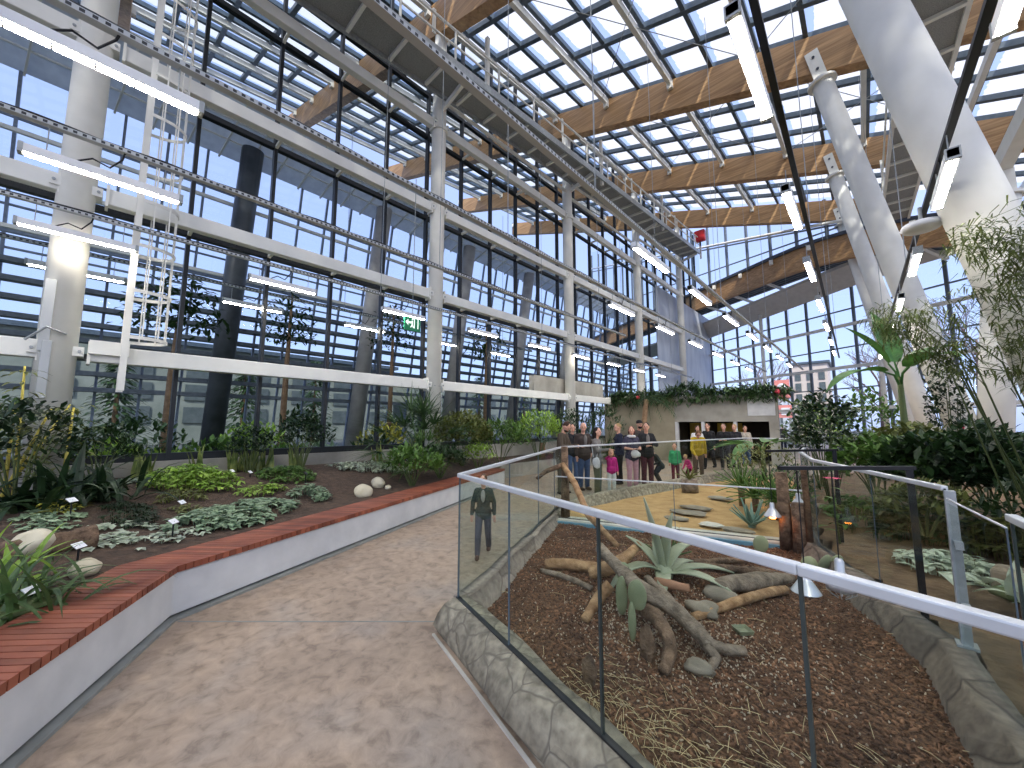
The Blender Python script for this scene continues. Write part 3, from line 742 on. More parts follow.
# offs() positive is to the right of travel; the bed lies to the left of BP
LEFT = 1.0
pf, pb = BP, offs(BP, LEFT*.42)
if offs(BP,.4)[2].x > BP[2].x: LEFT = -1.0; pb = offs(BP, LEFT*.42)
strip(pf, pb, .04, .4).build('wall', 'bench_wall', t, bevel=.012)
strip(offs(BP,-LEFT*.05), offs(BP,LEFT*.1), 0, .022).build('kick_strip', 'kick', t)
sl = MB()
tf, tb = offs(BP,-LEFT*.025), offs(BP,LEFT*.49)
for i in range(3):
    L = (tf[i+1]-tf[i]).length; n = int(L/.064)
    for j in range(n):
        u0, u1 = (j+.07)/n, (j+.93)/n
        a, b = tf[i].lerp(tf[i+1],u0), tf[i].lerp(tf[i+1],u1); c, d = tb[i].lerp(tb[i+1],u1), tb[i].lerp(tb[i+1],u0)
        vs = [p+V((0,0,z)) for z in (.405,.46) for p in (a,b,c,d)]
        sl.add(vs, [(3,2,1,0),(4,5,6,7),(0,1,5,4),(1,2,6,5),(2,3,7,6),(3,0,4,7)])
sl.build('seat_slats', 'slat_wood', t)
# ------------------------------------------------------------------ soil of the left bed
def xb(y):
    pts = [(-4,2.5),(-2.36,.6),(.6,-4.6),(5.4,-6.62),(8.1,-7.75),(9.5,-8.7),(19,-8.9)]
    for (a, xa), (b, xc) in zip(pts[:-1], pts[1:]):
        if a <= y <= b: return xa+(xc-xa)*(y-a)/(b-a)
    return pts[0][1] if y < -4 else pts[-1][1]
def sf(x, y):
    u = max(0, min(1, (xb(y)-.3-x)/4.0))
    return .40 + .3*u*u*(3-2*u) + .035*noise.noise(V((x*1.1,y*1.1,0))) + .012*noise.noise(V((x*5,y*5,3)))
m = MB(); ny, nx = 120, 70
for i in range(ny+1):
    y = -5+24*i/ny
    for j in range(nx+1):
        x = (xb(y)-.34) + (-10.45-(xb(y)-.34))*j/nx
        m.v.append(V((x,y,sf(x,y))))
m.f = [(i*(nx+1)+j, (i+1)*(nx+1)+j, (i+1)*(nx+1)+j+1, i*(nx+1)+j+1) for i in range(ny) for j in range(nx)]
struct('ground_planting_bed', m, 'soil', smooth=True)
m = MB().box((-8.75,13.6,.2),(.18,10.2,.45)); struct('trim_1', m, 'concrete')
def GS(x, y, it=6):
    """where the photograph's x, y meets the soil of the left bed"""
    z = .5
    for _ in range(it): p = G(x,y,z); z = sf(p.x,p.y)
    return V((p.x,p.y,z))

# ------------------------------------------------------------------ animal enclosures
A, B_ = V((-2.67,2.22,0)), V((.62,1.268,0))
Cc = V((-4.53,6.38,0))
CROWD = [Cc, V((-4.36,7.59,0)), V((-3.83,10.97,0)), V((-3.08,14.97,0)), V((-1.7,15.3,0))]
RIGHT = [V((.62,1.268,0)), V((.47,3.0,0)), V((.36,4.05,0)), V((-.02,4.95,0)), V((-.545,6.15,0)), V((-.85,7.9,0)), V((-.95,9.8,0)), V((-1.7,15.3,0))]
def curb(name, pts, m, label, hs, out=.14, inn=.2, sgn=1):
    """rough stone kerb under a glass line; hs = height at each point"""
    P = []; H = []
    for i in range(len(pts)-1):
        L = (pts[i+1]-pts[i]).length; n = max(2, int(L/.07))
        for j in range(n): P.append(pts[i].lerp(pts[i+1], j/n)); H.append(hs[i]+(hs[i+1]-hs[i])*j/n)
    P.append(pts[-1]); H.append(hs[-1])
    prof = [(out,-.02),(out+.03,.3),(out-.01,.62),(out-.06,.88),(.03,1.0),(-.1,1.0),(-inn+.02,.85),(-inn-.04,.5),(-inn-.08,-.02)]
    b = MB(); k = len(prof)
    for i, p in enumerate(P):
        a = P[max(0,i-2)]; c = P[min(len(P)-1,i+2)]; t_ = (c-a).normalized(); nr = V((t_.y,-t_.x,0))*sgn
        for d, u in prof:
            q = p+nr*d+V((0,0,u*H[i]))
            if 0 < u: q += nr*(.045*noise.noise(V((q.x*2.6,q.y*2.6,q.z*3))))
            if 0 < u < .95: q.z += .03*noise.noise(V((q.x*3,q.y*3,5)))
            b.v.append(q)
    b.f = [(i*k+j,(i+1)*k+j,(i+1)*k+j+1,i*k+j+1) for i in range(len(P)-1) for j in range(k-1)] + [tuple(range(k)), tuple((len(P)-1)*k+j for j in range(k-1,-1,-1))]
    o = b.build(name, m, smooth=True); tag(o, label, 'kerb', 'stone kerbs of the enclosures', 'thing'); return o
curb('stone_kerb', [B_,A], 'rubble', 'pale rubble stone kerb under the front glass railing', [.24,.25], out=.16, inn=.1, sgn=-1)
curb('stone_kerb', [A,Cc], 'rubble_dark', 'grey stone kerb along the path under the side glass railing', [.25,.15], out=.05, inn=.1, sgn=-1)
curb('stone_kerb', CROWD, 'rubble', 'long stone kerb in front of the visitors around the sand', [.2,.27,.27,.27,.27], out=.1, inn=.12, sgn=-1)
curb('stone_kerb', RIGHT[::-1], 'rubble_brown', 'brown rock kerb under the right glass railing beside the mulch', [.22,.22,.22,.23,.24,.24,.24,.24], out=.08, inn=.13, sgn=-1)
tr_ = MB()
for a, b in ((A,B_),): tr_.bar(a+V((-.06,-.2,.006)), b+V((-.06,-.2,.006)), .02, .012)
tag(tr_.build('floor_trim', 'ledge'), 'thin pale metal strip between the path and the front stone kerb', 'trim', kind='structure')

DIV = [V((-4.12,5.62,0)), V((-2.3,6.22,0)), V((-.68,6.72,0))]
def inpoly(x, y, poly):
    c = False; n = len(poly)
    for i in range(n):
        a, b = poly[i], poly[i-1]
        if (a.y > y) != (b.y > y) and x < (b.x-a.x)*(y-a.y)/(b.y-a.y)+a.x: c = not c
    return c
def patch(poly, step, zf):
    xs = [p.x for p in poly]; ys = [p.y for p in poly]; m = MB(); idx = {}
    nx, ny = int((max(xs)-min(xs))/step)+2, int((max(ys)-min(ys))/step)+2; x0, y0 = min(xs), min(ys)
    def vi(i, j):
        if (i,j) not in idx: idx[i,j] = len(m.v); x, y = x0+i*step, y0+j*step; m.v.append(V((x,y,zf(x,y))))
        return idx[i,j]
    for i in range(nx):
        for j in range(ny):
            if inpoly(x0+(i+.5)*step, y0+(j+.5)*step, poly): m.f.append((vi(i,j),vi(i+1,j),vi(i+1,j+1),vi(i,j+1)))
    return m
MUL = [A, B_, *RIGHT[1:5], DIV[2], DIV[1], DIV[0], Cc]
def mz(x, y): return .04 + .03*noise.noise(V((x*1.5,y*1.5,1))) + .012*noise.noise(V((x*7,y*7,2))) + .1*math.exp(-((x+1.6)**2+(y-4.2)**2)/.5)
struct('ground_mulch', patch(MUL, .05, mz), 'mulch', smooth=True)
SND = [DIV[0], DIV[1], DIV[2], *RIGHT[5:], *CROWD[::-1]]
def sz(x, y): return .06 + .04*noise.noise(V((x*.9,y*.9,4)))
struct('ground_sand', patch(SND, .09, sz), 'sand', smooth=True)
# chips and straw nobody could count
def inside_mulch():
    while True:
        x, y = random.uniform(-4.6,.6), random.uniform(1.3,6.9)
        if inpoly(x, y, MUL): return x, y
for nm, mt, cnt, r0, lab in (('bark_chips','chip_dark',17000,.0085,'brown bark chips covering the enclosure floor'),('pale_chips','chip_pale',3000,.0042,'small pale stone crumbs scattered in the mulch')):
    m = MB()
    for _ in range(cnt):
        x, y = inside_mulch()
        if nm == 'pale_chips' and random.random() < .6:
            x, y = random.gauss(-1.25,.45), random.gauss(3.3,.4)
            if not inpoly(x,y,MUL): continue
        z = mz(x,y); a = random.uniform(0,PI); L = r0*random.uniform(.7,2.4); W = r0*random.uniform(.5,1); t_ = random.uniform(-.5,.5)
        d, e = V((math.cos(a),math.sin(a),t_))*L, V((-math.sin(a),math.cos(a),random.uniform(-.4,.4)))*W; p = V((x,y,z+.006))
        u = V((0,0,.008))
        m.add([p-d-e,p+d-e,p+d+e,p-d+e,p-d*.7-e*.7+u,p+d*.7-e*.7+u,p+d*.7+e*.7+u,p-d*.7+e*.7+u], [(4,5,6,7),(0,1,5,4),(1,2,6,5),(2,3,7,6),(3,0,4,7)])
    tag(m.build(nm, mt), lab, 'mulch', kind='stuff')
m = MB()
for _ in range(900):
    if random.random() < .86:
        u = random.random()**.8; c = A.lerp(B_,.3+.68*u)+V((.05,.2+abs(random.gauss(0,.25+.35*u)),0)); x, y = c.x+random.gauss(0,.1), c.y
    else: x, y = inside_mulch()
    if not inpoly(x, y, MUL): continue
    z = mz(x,y)+.014; a = random.gauss(-.6,.7); L = random.uniform(.05,.17)
    p = V((x,y,z)); d = V((math.cos(a),math.sin(a),random.uniform(-.05,.12)))*L
    m.path([p, p+d*.5+V((0,0,random.uniform(0,.012))), p+d], .0017, 4)
tag(m.build('loose_straw', 'straw'), 'loose straw strewn over the mulch behind the front glass', 'straw', kind='stuff')

# white ledge and blue strip under the low divider
led = MB()
for a, b in zip(DIV[:-1],DIV[1:]): led.bar(a+V((.03,.06,.03)), b+V((.03,.06,.03)), .3, .14)
tag(led.build('divider_ledge', 'ledge', bevel=.02), 'pale stone ledge between the mulch and the sand enclosure', 'ledge', kind='thing')
bs = MB()
for a, b in zip(DIV[:-1],DIV[1:]): bs.bar(a+V((.05,-.16,.04)), b+V((.05,-.16,.04)), .06, .08)
tag(bs.build('edging_strip', 'blue_tarp'), 'blue edging strip along the pale ledge at the back of the mulch', 'edging', kind='thing')

jg = MB().bar(G(178,621.5,.002), G(437,621.5,.002), .014, .003); tag(jg.build('path_joint','kick'), 'narrow joint line across the path', 'joint', kind='structure')
# ---- glass railings
def railing(name, pts, zb, zt, label, posts, joints=(), rail=(.042,.034), railm='railing', clear=.004):
    t = thing(name, pts[0]+V((0,0,zb)), label, 'railing', 'glass railings of the enclosures')
    hr = MB()
    for a, b in zip(pts[:-1],pts[1:]): hr.bar(a+V((0,0,zt)), b+V((0,0,zt)), rail[0], rail[1])
    hr.build('handrail', railm, t, bevel=.006)
    bs = MB()
    for a, b in zip(pts[:-1],pts[1:]): bs.bar(a+V((0,0,zb-.004)), b+V((0,0,zb-.004)), .035, .02)
    bs.build('base_channel', 'black_frame', t)
    for a, b in zip(pts[:-1],pts[1:]):
        nrm = V(((b-a).y,-(b-a).x,0)).normalized()*clear
        vs = [q+V((0,0,z))+nrm*s for s in (-1,1) for q, z in ((a,zb),(b,zb),(b,zt-.03),(a,zt-.03))]
        MB().add(vs, [(0,1,2,3),(7,6,5,4),(0,4,5,1),(1,5,6,2),(3,2,6,7),(0,3,7,4)]).build('glass_pane', 'pane_rail', t)
    for p in posts: MB().box(p+V((0,0,(zb+zt)/2)), (.011,.02,zt-zb)).build('post', 'post_metal', t)
    for p in joints: MB().box(p+V((0,0,(zb+zt)/2)), (.006,.012,zt-zb)).build('pane_edge', 'slate_frame', t)
    return t
AB = lambda u: A.lerp(B_, u)
railing('glass_railing', [A, AB(.249), AB(.501), AB(.755), B_], .25, 1.262, 'nearest glass railing with white handrail across the foreground', [AB(.501), AB(.755)], [AB(.005), AB(.249)])
AC = lambda u: A.lerp(Cc, u)
railing('glass_railing', [A, AC(.3), AC(.6), AC(.85), Cc], .2, 1.262, 'glass railing along the path on the left of the mulch enclosure', [], [AC(.3), AC(.6), AC(.85)])
railing('glass_railing', CROWD, .2, 1.262, 'glass railing in front of the row of visitors', [CROWD[1].lerp(CROWD[2],.95), CROWD[2].lerp(CROWD[3],.6), CROWD[3]], [CROWD[1]])
railing('glass_railing', RIGHT[2:7], .23, 1.262, 'long glass railing on the right between the two enclosures', [RIGHT[2], RIGHT[6]], [RIGHT[3], RIGHT[4], RIGHT[5]])
railing('glass_railing', RIGHT[:2], .23, 1.262, 'short glass railing piece at the right edge of the photo', [RIGHT[1]])
t = railing('glass_gate', [RIGHT[1]+V((-.01,.06,0)), RIGHT[2]+V((0,-.05,0))], .23, 1.2, 'frameless glass gate leaf beside the upright metal post on the right', [], [RIGHT[1]+V((-.01,.06,0))], rail=(.012,.012))
h = MB().box(RIGHT[2]+V((.03,-.06,.9)),(.04,.05,.05)).box(RIGHT[2]+V((.03,-.06,.5)),(.04,.05,.05)); h.build('hinge', 'lamp_metal', t)
railing('glass_divider', DIV, .1, .8, 'low glass divider between the mulch and the sand', [], [DIV[1]], rail=(.02,.02))
# thick corner post for the right railing
o = thing('corner_post', RIGHT[2], 'upright square metal post of the right railing', 'post')
MB().box(RIGHT[2]+V((0.02,0,.75)), (.055,.055,1.0)).build('shaft', 'galvanised', o, bevel=.004)
MB().box(RIGHT[2]+V((0.02,0,.245)), (.1,.1,.02)).build('base_plate', 'galvanised', o)

# ---- black lamp gallows and heat lamps
def gallows(p, q, label, post_side):
    t = thing('lamp_gallows', q if post_side else p, label, 'lamp gallows', 'black heat lamp gallows')
    MB().bar(p, q, .04, .03).build('beam', 'black_metal', t)
    e = (q if post_side else p)
    d = (q-p).normalized()*(.04 if post_side else -.04)
    MB().box((e.x-d.x,e.y-d.y,e.z/2),(.045,.045,e.z)).build('post', 'black_metal', t)
P1, Q1 = G(766,451,1.35), G(837,450,1.36)
P2, Q2 = G(779,468,1.35), G(914,468,1.35)
gallows(P1, Q1, 'farther black steel gallows for heat lamps behind the sand', True)
gallows(P2, Q2, 'nearer black steel gallows for heat lamps reaching over the mulch', True)
def heat_lamp(p, ztop, style, label):
    t = thing('heat_lamp', p, label, 'heat lamp', 'heat lamps hanging over the enclosures')
    if style == 'cone': prof = [(.022,.17),(.028,.15),(.028,.1),(.045,.085),(.10,.0),(.103,-.004),(.096,0),(.04,.08)]
    else: prof = [(.02,.2),(.032,.18),(.032,.1),(.05,.08),(.095,.045),(.1,.0),(.09,-.04),(.06,-.045)]
    MB().lathe([(r,p.z+z) for r, z in prof], (p.x,p.y,0), 20).build('shade', 'lamp_metal', t, True)
    MB().lathe([(.01,p.z+.03),(.04,p.z+.01),(.045,p.z-.01),(.03,p.z-.035),(.005,p.z-.04)], (p.x,p.y,0), 14).build('bulb', 'bulb_warm' if style == 'cone' and p.y > 5 else 'housing', t, True)
    MB().tube((p.x,p.y,p.z+.17),(p.x,p.y,ztop),.005,n=6).build('cord', 'cable_black', t)
    if style != 'cone':
        r = MB()
        for a in range(8): r.path([(p.x+rr*math.cos(a*PI/4),p.y+rr*math.sin(a*PI/4),p.z+zz) for rr, zz in ((.1,.0),(.09,-.06),(.03,-.1))], .003, 4)
        r.build('wire_guard', 'lamp_metal', t)
D2 = Q2-P2
def on2(u, z): return V((P2.x+D2.x*u, P2.y+D2.y*u, z))
heat_lamp(on2(.13,.39), 1.33, 'cone', 'cone shaped white heat lamp hanging low over the mulch')
heat_lamp(on2(.385,.44), 1.33, 'caged', 'silver wire-caged heat lamp hanging at the right kerb')
D1 = Q1-P1
heat_lamp(V((P1.x+D1.x*.03, P1.y+D1.y*.03, .5)), 1.33, 'cone', 'small white heat lamp glowing orange over the sand')
heat_lamp(V((P1.x+D1.x*.4, P1.y+D1.y*.4, .62)), 1.33, 'cone', 'white heat lamp hanging behind the two upright stumps')
gallows(V((1.0,5.0,1.2)), V((1.75,5.3,1.2)), 'short black steel gallows for a heat lamp in the right hand enclosure', True)
heat_lamp(V((1.05,5.02,.55)), 1.18, 'cone', 'heat lamp glowing orange in the right hand enclosure')
# ------------------------------------------------------------------ logs, stones and cacti
def GM(x, y, dz=0.0):
    z = .06
    for _ in range(4): p = G(x,y,z+dz); z = mz(p.x,p.y)
    return V((p.x,p.y,z+dz))
def log(name, pts, rad, m, label, cat='log', n=12, amp=.28, sd=1):
    P = []; R = []
    for i in range(len(pts)-1):
        for j in range(5):
            u = j/5; P.append(pts[i].lerp(pts[i+1],u)); R.append(rad[i]+(rad[i+1]-rad[i])*u)
    P.append(pts[-1]); R.append(rad[-1])
    P = [p + V((noise.noise(p*3+V((sd,0,0))), noise.noise(p*3+V((0,sd,0))), .5*noise.noise(p*3+V((0,0,sd)))))*.03 for p in P]
    o = MB().path(P, R, n, seed=sd, amp=amp).build(name, m, smooth=True)
    if label: tag(o, label, cat, kind='thing')
    return o
log('log', [GM(545,564,.05),GM(575,566,.07),GM(607,570,.07)], [.055,.06,.055], 'wood_bare', 'light barkless log lying by the left kerb, upper of two', sd=2)
log('log', [GM(541,570,.03),GM(565,577,.04),GM(592,588,.04)], [.025,.03,.028], 'bark_grey', 'thin grey log lying by the left kerb, lower of two', sd=3)
def forked(name, label, main, rm, forks, m, sd):
    t = thing(name, main[0], label, 'log')
    def go(pts, rad, nm):
        P, R = [], []
        for i in range(len(pts)-1):
            for j in range(5): P.append(pts[i].lerp(pts[i+1],j/5)); R.append(rad[i]+(rad[i+1]-rad[i])*j/5)
        P.append(pts[-1]); R.append(rad[-1])
        P = [p + V((noise.noise(p*3+V((sd,0,0))),noise.noise(p*3+V((0,sd,0))),0))*.02 for p in P]
        MB().path(P, R, 12, seed=sd, amp=.22).build(nm, m, t, True)
    go(main, rm, 'trunk')
    for f, r in forks: go(f, r, 'branch')
forked('forked_log', 'long forked grey branch leaning from the agave towards the viewer', [GM(600,548,.42),GM(637,586,.3),GM(678,612,.17),GM(710,646,.1)], [.05,.062,.06,.05],
    [([GM(708,644,.1),GM(724,650,.07),GM(744,651,.06)], [.042,.036,.032]), ([GM(706,646,.09),GM(716,658,.05),GM(706,672,.02)], [.04,.03,.026]), ([GM(648,578,.2),GM(664,594,.17),GM(680,612,.17)], [.034,.036,.03])], 'bark_grey', 5)
log('bent_trunk', [GM(640,606,.12),GM(655,617,.18),GM(667,636,.16),GM(668,655,.08),GM(661,674,.02)], [.06,.055,.05,.045,.035], 'bark', 'bent mossy trunk piece curling down in front of the cactus pads', sd=6)
log('log', [GM(612,585,.2),GM(598,600,.09),GM(584,620,.03)], [.055,.05,.035], 'wood_bare', 'short pale log end sticking out left of the cactus', sd=7)
log('log', [GM(590,572,.12),GM(612,566,.2),GM(640,545,.3)], [.06,.07,.04], 'wood_bare', 'pale branch rising behind the arched agave leaf', sd=8)
log('log', [GM(655,581,.1),GM(670,584,.13),GM(688,587,.1)], [.035,.04,.035], 'pot_terra', 'short reddish log lying right in front of the agave', sd=9)
log('log', [GM(718,588,.08),GM(752,583,.1),GM(792,578,.08)], [.075,.085,.05], 'bark_grey', 'thick grey driftwood log on the right of the agave', sd=10)
log('log', [GM(692,616,.03),GM(735,603,.06),GM(786,590,.05)], [.03,.042,.04], 'wood_bare', 'thin pale barked branch lying below the driftwood log', sd=11)
log('log', [GM(690,563,.04),GM(718,561,.06),GM(746,560,.04)], [.03,.036,.03], 'bark', 'slim brown log in front of the pale ledge', sd=12)
log('log', [GM(700,566,.04),GM(760,572,.06),GM(806,582,.03)], [.035,.05,.04], 'bark', 'brown log behind the thick driftwood log', sd=13)
for i, (x, y, s, sd, lab) in enumerate(((648,660,(.055,.045,.14),1,'flat upright bark piece below the bent trunk'),(590,683,(.05,.035,.11),2,'brown slab leaning on the mulch behind the front post'),(702,612,(.13,.1,.06),3,'brown rock under the forked branch'),(630,606,(.1,.09,.08),4,'dark root mass at the foot of the agave'),(700,672,(.1,.07,.05),5,'small brown rock at the tip of the forked branch'),(720,600,(.14,.1,.08),6,'dark rock between driftwood and forked branch'))):
    p = GM(x,y); o = MB().blob(p+V((0,0,s[2]*.5)), s, sd, .5, 14, 9).build('rock', 'bark' if i in (0,1,3) else 'slate_rock', smooth=True); tag(o, lab, 'rock', kind='thing')
p = GM(743,634); dsh = MB().lathe([(.0,p.z+.01),(.07,p.z+.01),(.085,p.z+.045),(.078,p.z+.045),(.064,p.z+.022),(0,p.z+.02)], (p.x,p.y,0), 4)
tag(dsh.build('food_dish', 'dish_green', bevel=.01), 'small green square food dish on the mulch', 'dish', kind='thing')
# trunk and branches at the far corner
t = thing('climbing_branch', (-4.05,5.75,.05), 'tall climbing trunk with a forked branch at the far left corner of the mulch', 'branch')
c = V((-4.02,5.75,0))
MB().path([c+V((0,0,.05)),c+V((.01,0,.7)),c+V((-.01,.02,1.32))], [.075,.07,.06], 12, seed=3, amp=.25).build('trunk', 'bark', t, True)
pA = V((-3.72,5.3,.95)); MB().path([c+V((-.0,-.05,1.0)), V((-3.65,5.5,.74)), V((-3.15,5.1,.36)), GM(618,546,.02)], [.05,.052,.045,.035], 10, seed=4, amp=.25).build('branch', 'wood_bare', t, True)
MB().path([c+V((0,-.05,1.0)), V((-4.2,5.45,.9)), V((-4.2,5.2,.8))], [.045,.04,.03], 10, seed=5, amp=.25).build('branch', 'bark', t, True)
# upright stumps
for x, y, r, h, lab, m in ((787,549,.078,1.0,'taller rough upright stump at the end of the divider','bark'),(804,553,.1,.62,'shorter thick upright stump at the end of the divider','bark'),(811,556,.035,1.12,'thin dark upright pole behind the stumps','bark_dark')):
    p = G(x,y,.06); o = MB().path([p,p+V((.0,0,h*.5)),p+V((-.01,0,h))],[r*1.05,r,r*.95],16,seed=x*.1,amp=.3).build('stump', m, smooth=True); tag(o, lab, 'stump', kind='thing')
# agaves
def agave(p, n, L, W, label, m='leaf_agave', droops=(0,1.1), seed=0, spread=(.25,1.2), name='agave', cat='agave'):
    rnd = random.Random(seed); t = thing(name, p, label, cat)
    MB().blob(p+V((0,0,L*.08)), (L*.13,L*.13,L*.16), 1, 0).build('heart', m, t, True)
    for i in range(n):
        a = i*2.399+rnd.uniform(-.2,.2); el = PI/2 - (spread[0]+(spread[1]-spread[0])*(i/n))
        d = V((math.cos(a)*math.cos(el), math.sin(a)*math.cos(el), math.sin(el)))
        b = MB().leaf(p+V((math.cos(a),math.sin(a),0))*L*.07+V((0,0,L*.1)), d, L*rnd.uniform(.8,1.1), W, rnd.uniform(*droops)*(i/n), 7, fold=.45, shape='taper')
        o = b.build('leaf', m, t, True); s = o.modifiers.new('thick','SOLIDIFY'); s.thickness = .014
    return t
p = GM(664,580); t = thing('agave', p, 'big blue-green agave in the middle of the mulch enclosure', 'agave')
MB().blob(p+V((0,0,.06)), (.09,.09,.1), 1, .1).build('heart', 'leaf_agave', t, True)
for rr_, tw, uu, L, dr in ((-.22,.05,1,.8,.12),(.12,-.05,1,.62,.9),(.42,-.2,1,.62,1.7),(-.75,.15,.95,.78,2.3),(.95,.1,.5,.7,.75),(.6,.5,.45,.66,1.0),(.05,-.6,1,.5,.5),(-.45,-.4,1,.52,.9),(-.3,.75,.5,.5,1.2),(.85,-.5,.6,.5,.8)):
    d = RT*rr_ + V((.677,-.736,0))*tw + V((0,0,uu))
    o = MB().leaf(p+V((0,0,.05)), d, L, .135, dr, 8, fold=.35, shape='oval').build('leaf', 'leaf_agave', t, True); o.modifiers.new('thick','SOLIDIFY').thickness = .014
sp = lambda x, y: G(x,y,.07)
agave(sp(752,528), 12, .42, .09, 'dark agave on the sand just behind the pale ledge', 'leaf_blue', seed=5, droops=(0,.6), name='agave')
agave(sp(690,492)+V((0,0,.3)), 14, .3, .05, 'small agave growing on top of the barrel stump on the sand', 'leaf_olive', seed=6, droops=(0,.4))
p = sp(690,492); tag(MB().path([p,p+V((0,0,.16)),p+V((0,0,.3))],[.19,.2,.17],18,seed=2,amp=.12).build('barrel_stump','bark_grey',smooth=True),'round grey barrel stump standing on the sand','stump',kind='thing')
agave(GM(668,560), 16, .3, .03, 'spiky narrow-leaved yucca behind the big agave', 'leaf_strap', seed=8, droops=(0,.2), name='yucca', cat='yucca')
for i, (x, y, h) in enumerate(((742,506,.35),(756,512,.25),(779,520,.3))):
    p = sp(x,y); t = agave(p+V((0,0,h)), 34, .5, .035, 'trunked green yucca on the sand, %s from the left' % ORD[i], 'leaf_mid', seed=20+i, droops=(0,.5), spread=(.1,1.75), name='yucca', cat='yucca')
    MB().path([p,p+V((0,0,h))],[.05,.06],10,seed=i,amp=.2).build('trunk','trunk_brown',t,True)
def opuntia(p, pads, label):
    t = thing('prickly_pear', p, label, 'cactus')
    for q, r, rz, tilt in pads:
        R = Matrix.Rotation(rz,3,'Z') @ Matrix.Rotation(tilt,3,'X')
        MB().blob(p+V(q)+R@V((0,0,r[2])), r, 3, .05, 16, 10, R=R).build('pad', 'pad_green', t, True)
opuntia(GM(622,618), [((0,0,.02),(.05,.022,.17),.6,.1),((-.03,.1,.22),(.06,.022,.1),.2,-.2)], 'narrow prickly pear pads left of the bent trunk')
opuntia(GM(633,645), [((0,0,.02),(.03,.02,.15),.4,.05),((.04,.02,.25),(.07,.022,.12),.3,.15)], 'prickly pear with a round pad in front of the bent trunk')
opuntia(G(761,553,.1), [((0,0,0),(.09,.025,.11),.5,.1)], 'single round prickly pear pad against the pale ledge')
opuntia(G(822,574,.08), [((0,0,0),(.08,.03,.12),.9,.35),((.1,.1,.05),(.07,.03,.1),.6,.5),((-.1,-.05,0),(.08,.06,.09),.2,.1)], 'group of prickly pear pads at the right kerb')
# flat stones on the sand
for i, (x, y, s, lab, m) in enumerate(((688,514,(.34,.2,.03),'dark flat slate at the foot of the barrel stump','slate_rock'),(697,509,(.3,.18,.03),'thin slate plate right of the barrel stump','slate_rock'),(712,527,(.2,.12,.035),'white flat stone slab on the sand','ledge'),(720,500,(.25,.15,.04),'grey flat stone behind the slab','stone_grey'),(738,533,(.24,.14,.035),'grey slate beside the dark agave','slate_rock'),(676,520,(.22,.13,.03),'slate shard in front of the barrel stump','slate_rock'))):
    p = sp(x,y); o = MB().blob(p+V((0,0,s[2])), s, i+3, .35, 12, 6).build('flat_stone', m, smooth=False); tag(o, lab, 'stone', kind='thing')

# ------------------------------------------------------------------ plants
def rdir(r, up=.5):
    while True:
        v = V((r.uniform(-1,1),r.uniform(-1,1),r.uniform(-1,1)))
        if .05 < v.length < 1: v.normalize(); v.z = abs(v.z)*(1-up)+up*v.z if v.z < 0 else v.z; return v.normalized()
def shrub(name, p, rad, n, L, W, leaf, label, cat='shrub', group=None, seed=0, stems=9, droop=.6, shape='oval', seg=2, stem_m='stem_green', inner=.45, flowers=0, flower_m='flower_red'):
    """leafy bush: stems fan out from the base, leaves fill a dome of radii rad"""
    r = random.Random(seed); t = thing(name, p, label, cat, group); p = V(p)
    lf = MB(); c = p+V((0,0,rad[2]*.5))
    for i in range(n):
        d = rdir(r,.0); k = r.uniform(inner,1)**.6
        q = c + V((d.x*rad[0], d.y*rad[1], d.z*rad[2]*.6))*k
        if noise.noise(q*(1.6/max(.2,rad[0]))+V((seed,0,0))) < -.33: continue
        if q.z < p.z+.02: q.z = p.z+.02+r.random()*.1
        o = (q-p).normalized()*.6 + V((r.uniform(-1,1),r.uniform(-1,1),r.uniform(-.3,.7)))
        lf.leaf(q, o, L*r.uniform(.6,1.15), W*r.uniform(.7,1.15), r.uniform(.2,1)*droop, seg, shape=shape)
    lf.build('foliage', 'leaf_'+leaf, t)
    st = MB()
    for i in range(stems):
        a = 2*PI*i/stems; e = c + V((math.cos(a)*rad[0]*.6, math.sin(a)*rad[1]*.6, rad[2]*r.uniform(.0,.4)))
        st.path([p+V((math.cos(a),math.sin(a),0))*.04, p.lerp(e,.5)+V((0,0,.05)), e], [.014,.011,.005], 5)
    st.build('stems', stem_m, t)
    if flowers:
        f = MB()
        for i in range(flowers):
            d = rdir(r,.4); f.blob(c+V((d.x*rad[0],d.y*rad[1],abs(d.z)*rad[2]*.6)), .05, i, .4, 7, 5)
        f.build('flowers', flower_m, t)
    return t
def straps(name, p, n, L, W, leaf, label, cat='plant', seed=0, droops=(.8,2.0), spread=(.1,1.1), seg=6, rad=.12, group=None, shape='strap'):
    """clump of strap leaves from one base"""
    r = random.Random(seed); t = thing(name, p, label, cat, group); m = MB(); p = V(p)
    for i in range(n):
        a = r.uniform(0,2*PI); e = PI/2-r.uniform(*spread); b = p+V((r.gauss(0,rad),r.gauss(0,rad),0))
        m.leaf(b, V((math.cos(a)*math.cos(e),math.sin(a)*math.cos(e),math.sin(e))), L*r.uniform(.6,1.1), W*r.uniform(.8,1.1), r.uniform(*droops), seg, fold=.3, shape=shape)
    m.build('leaves', 'leaf_'+leaf, t); MB().blob(p+V((0,0,.02)), (rad*1.2,rad*1.2,.05), seed, .2).build('crown', 'stem_green', t, True)
    return t
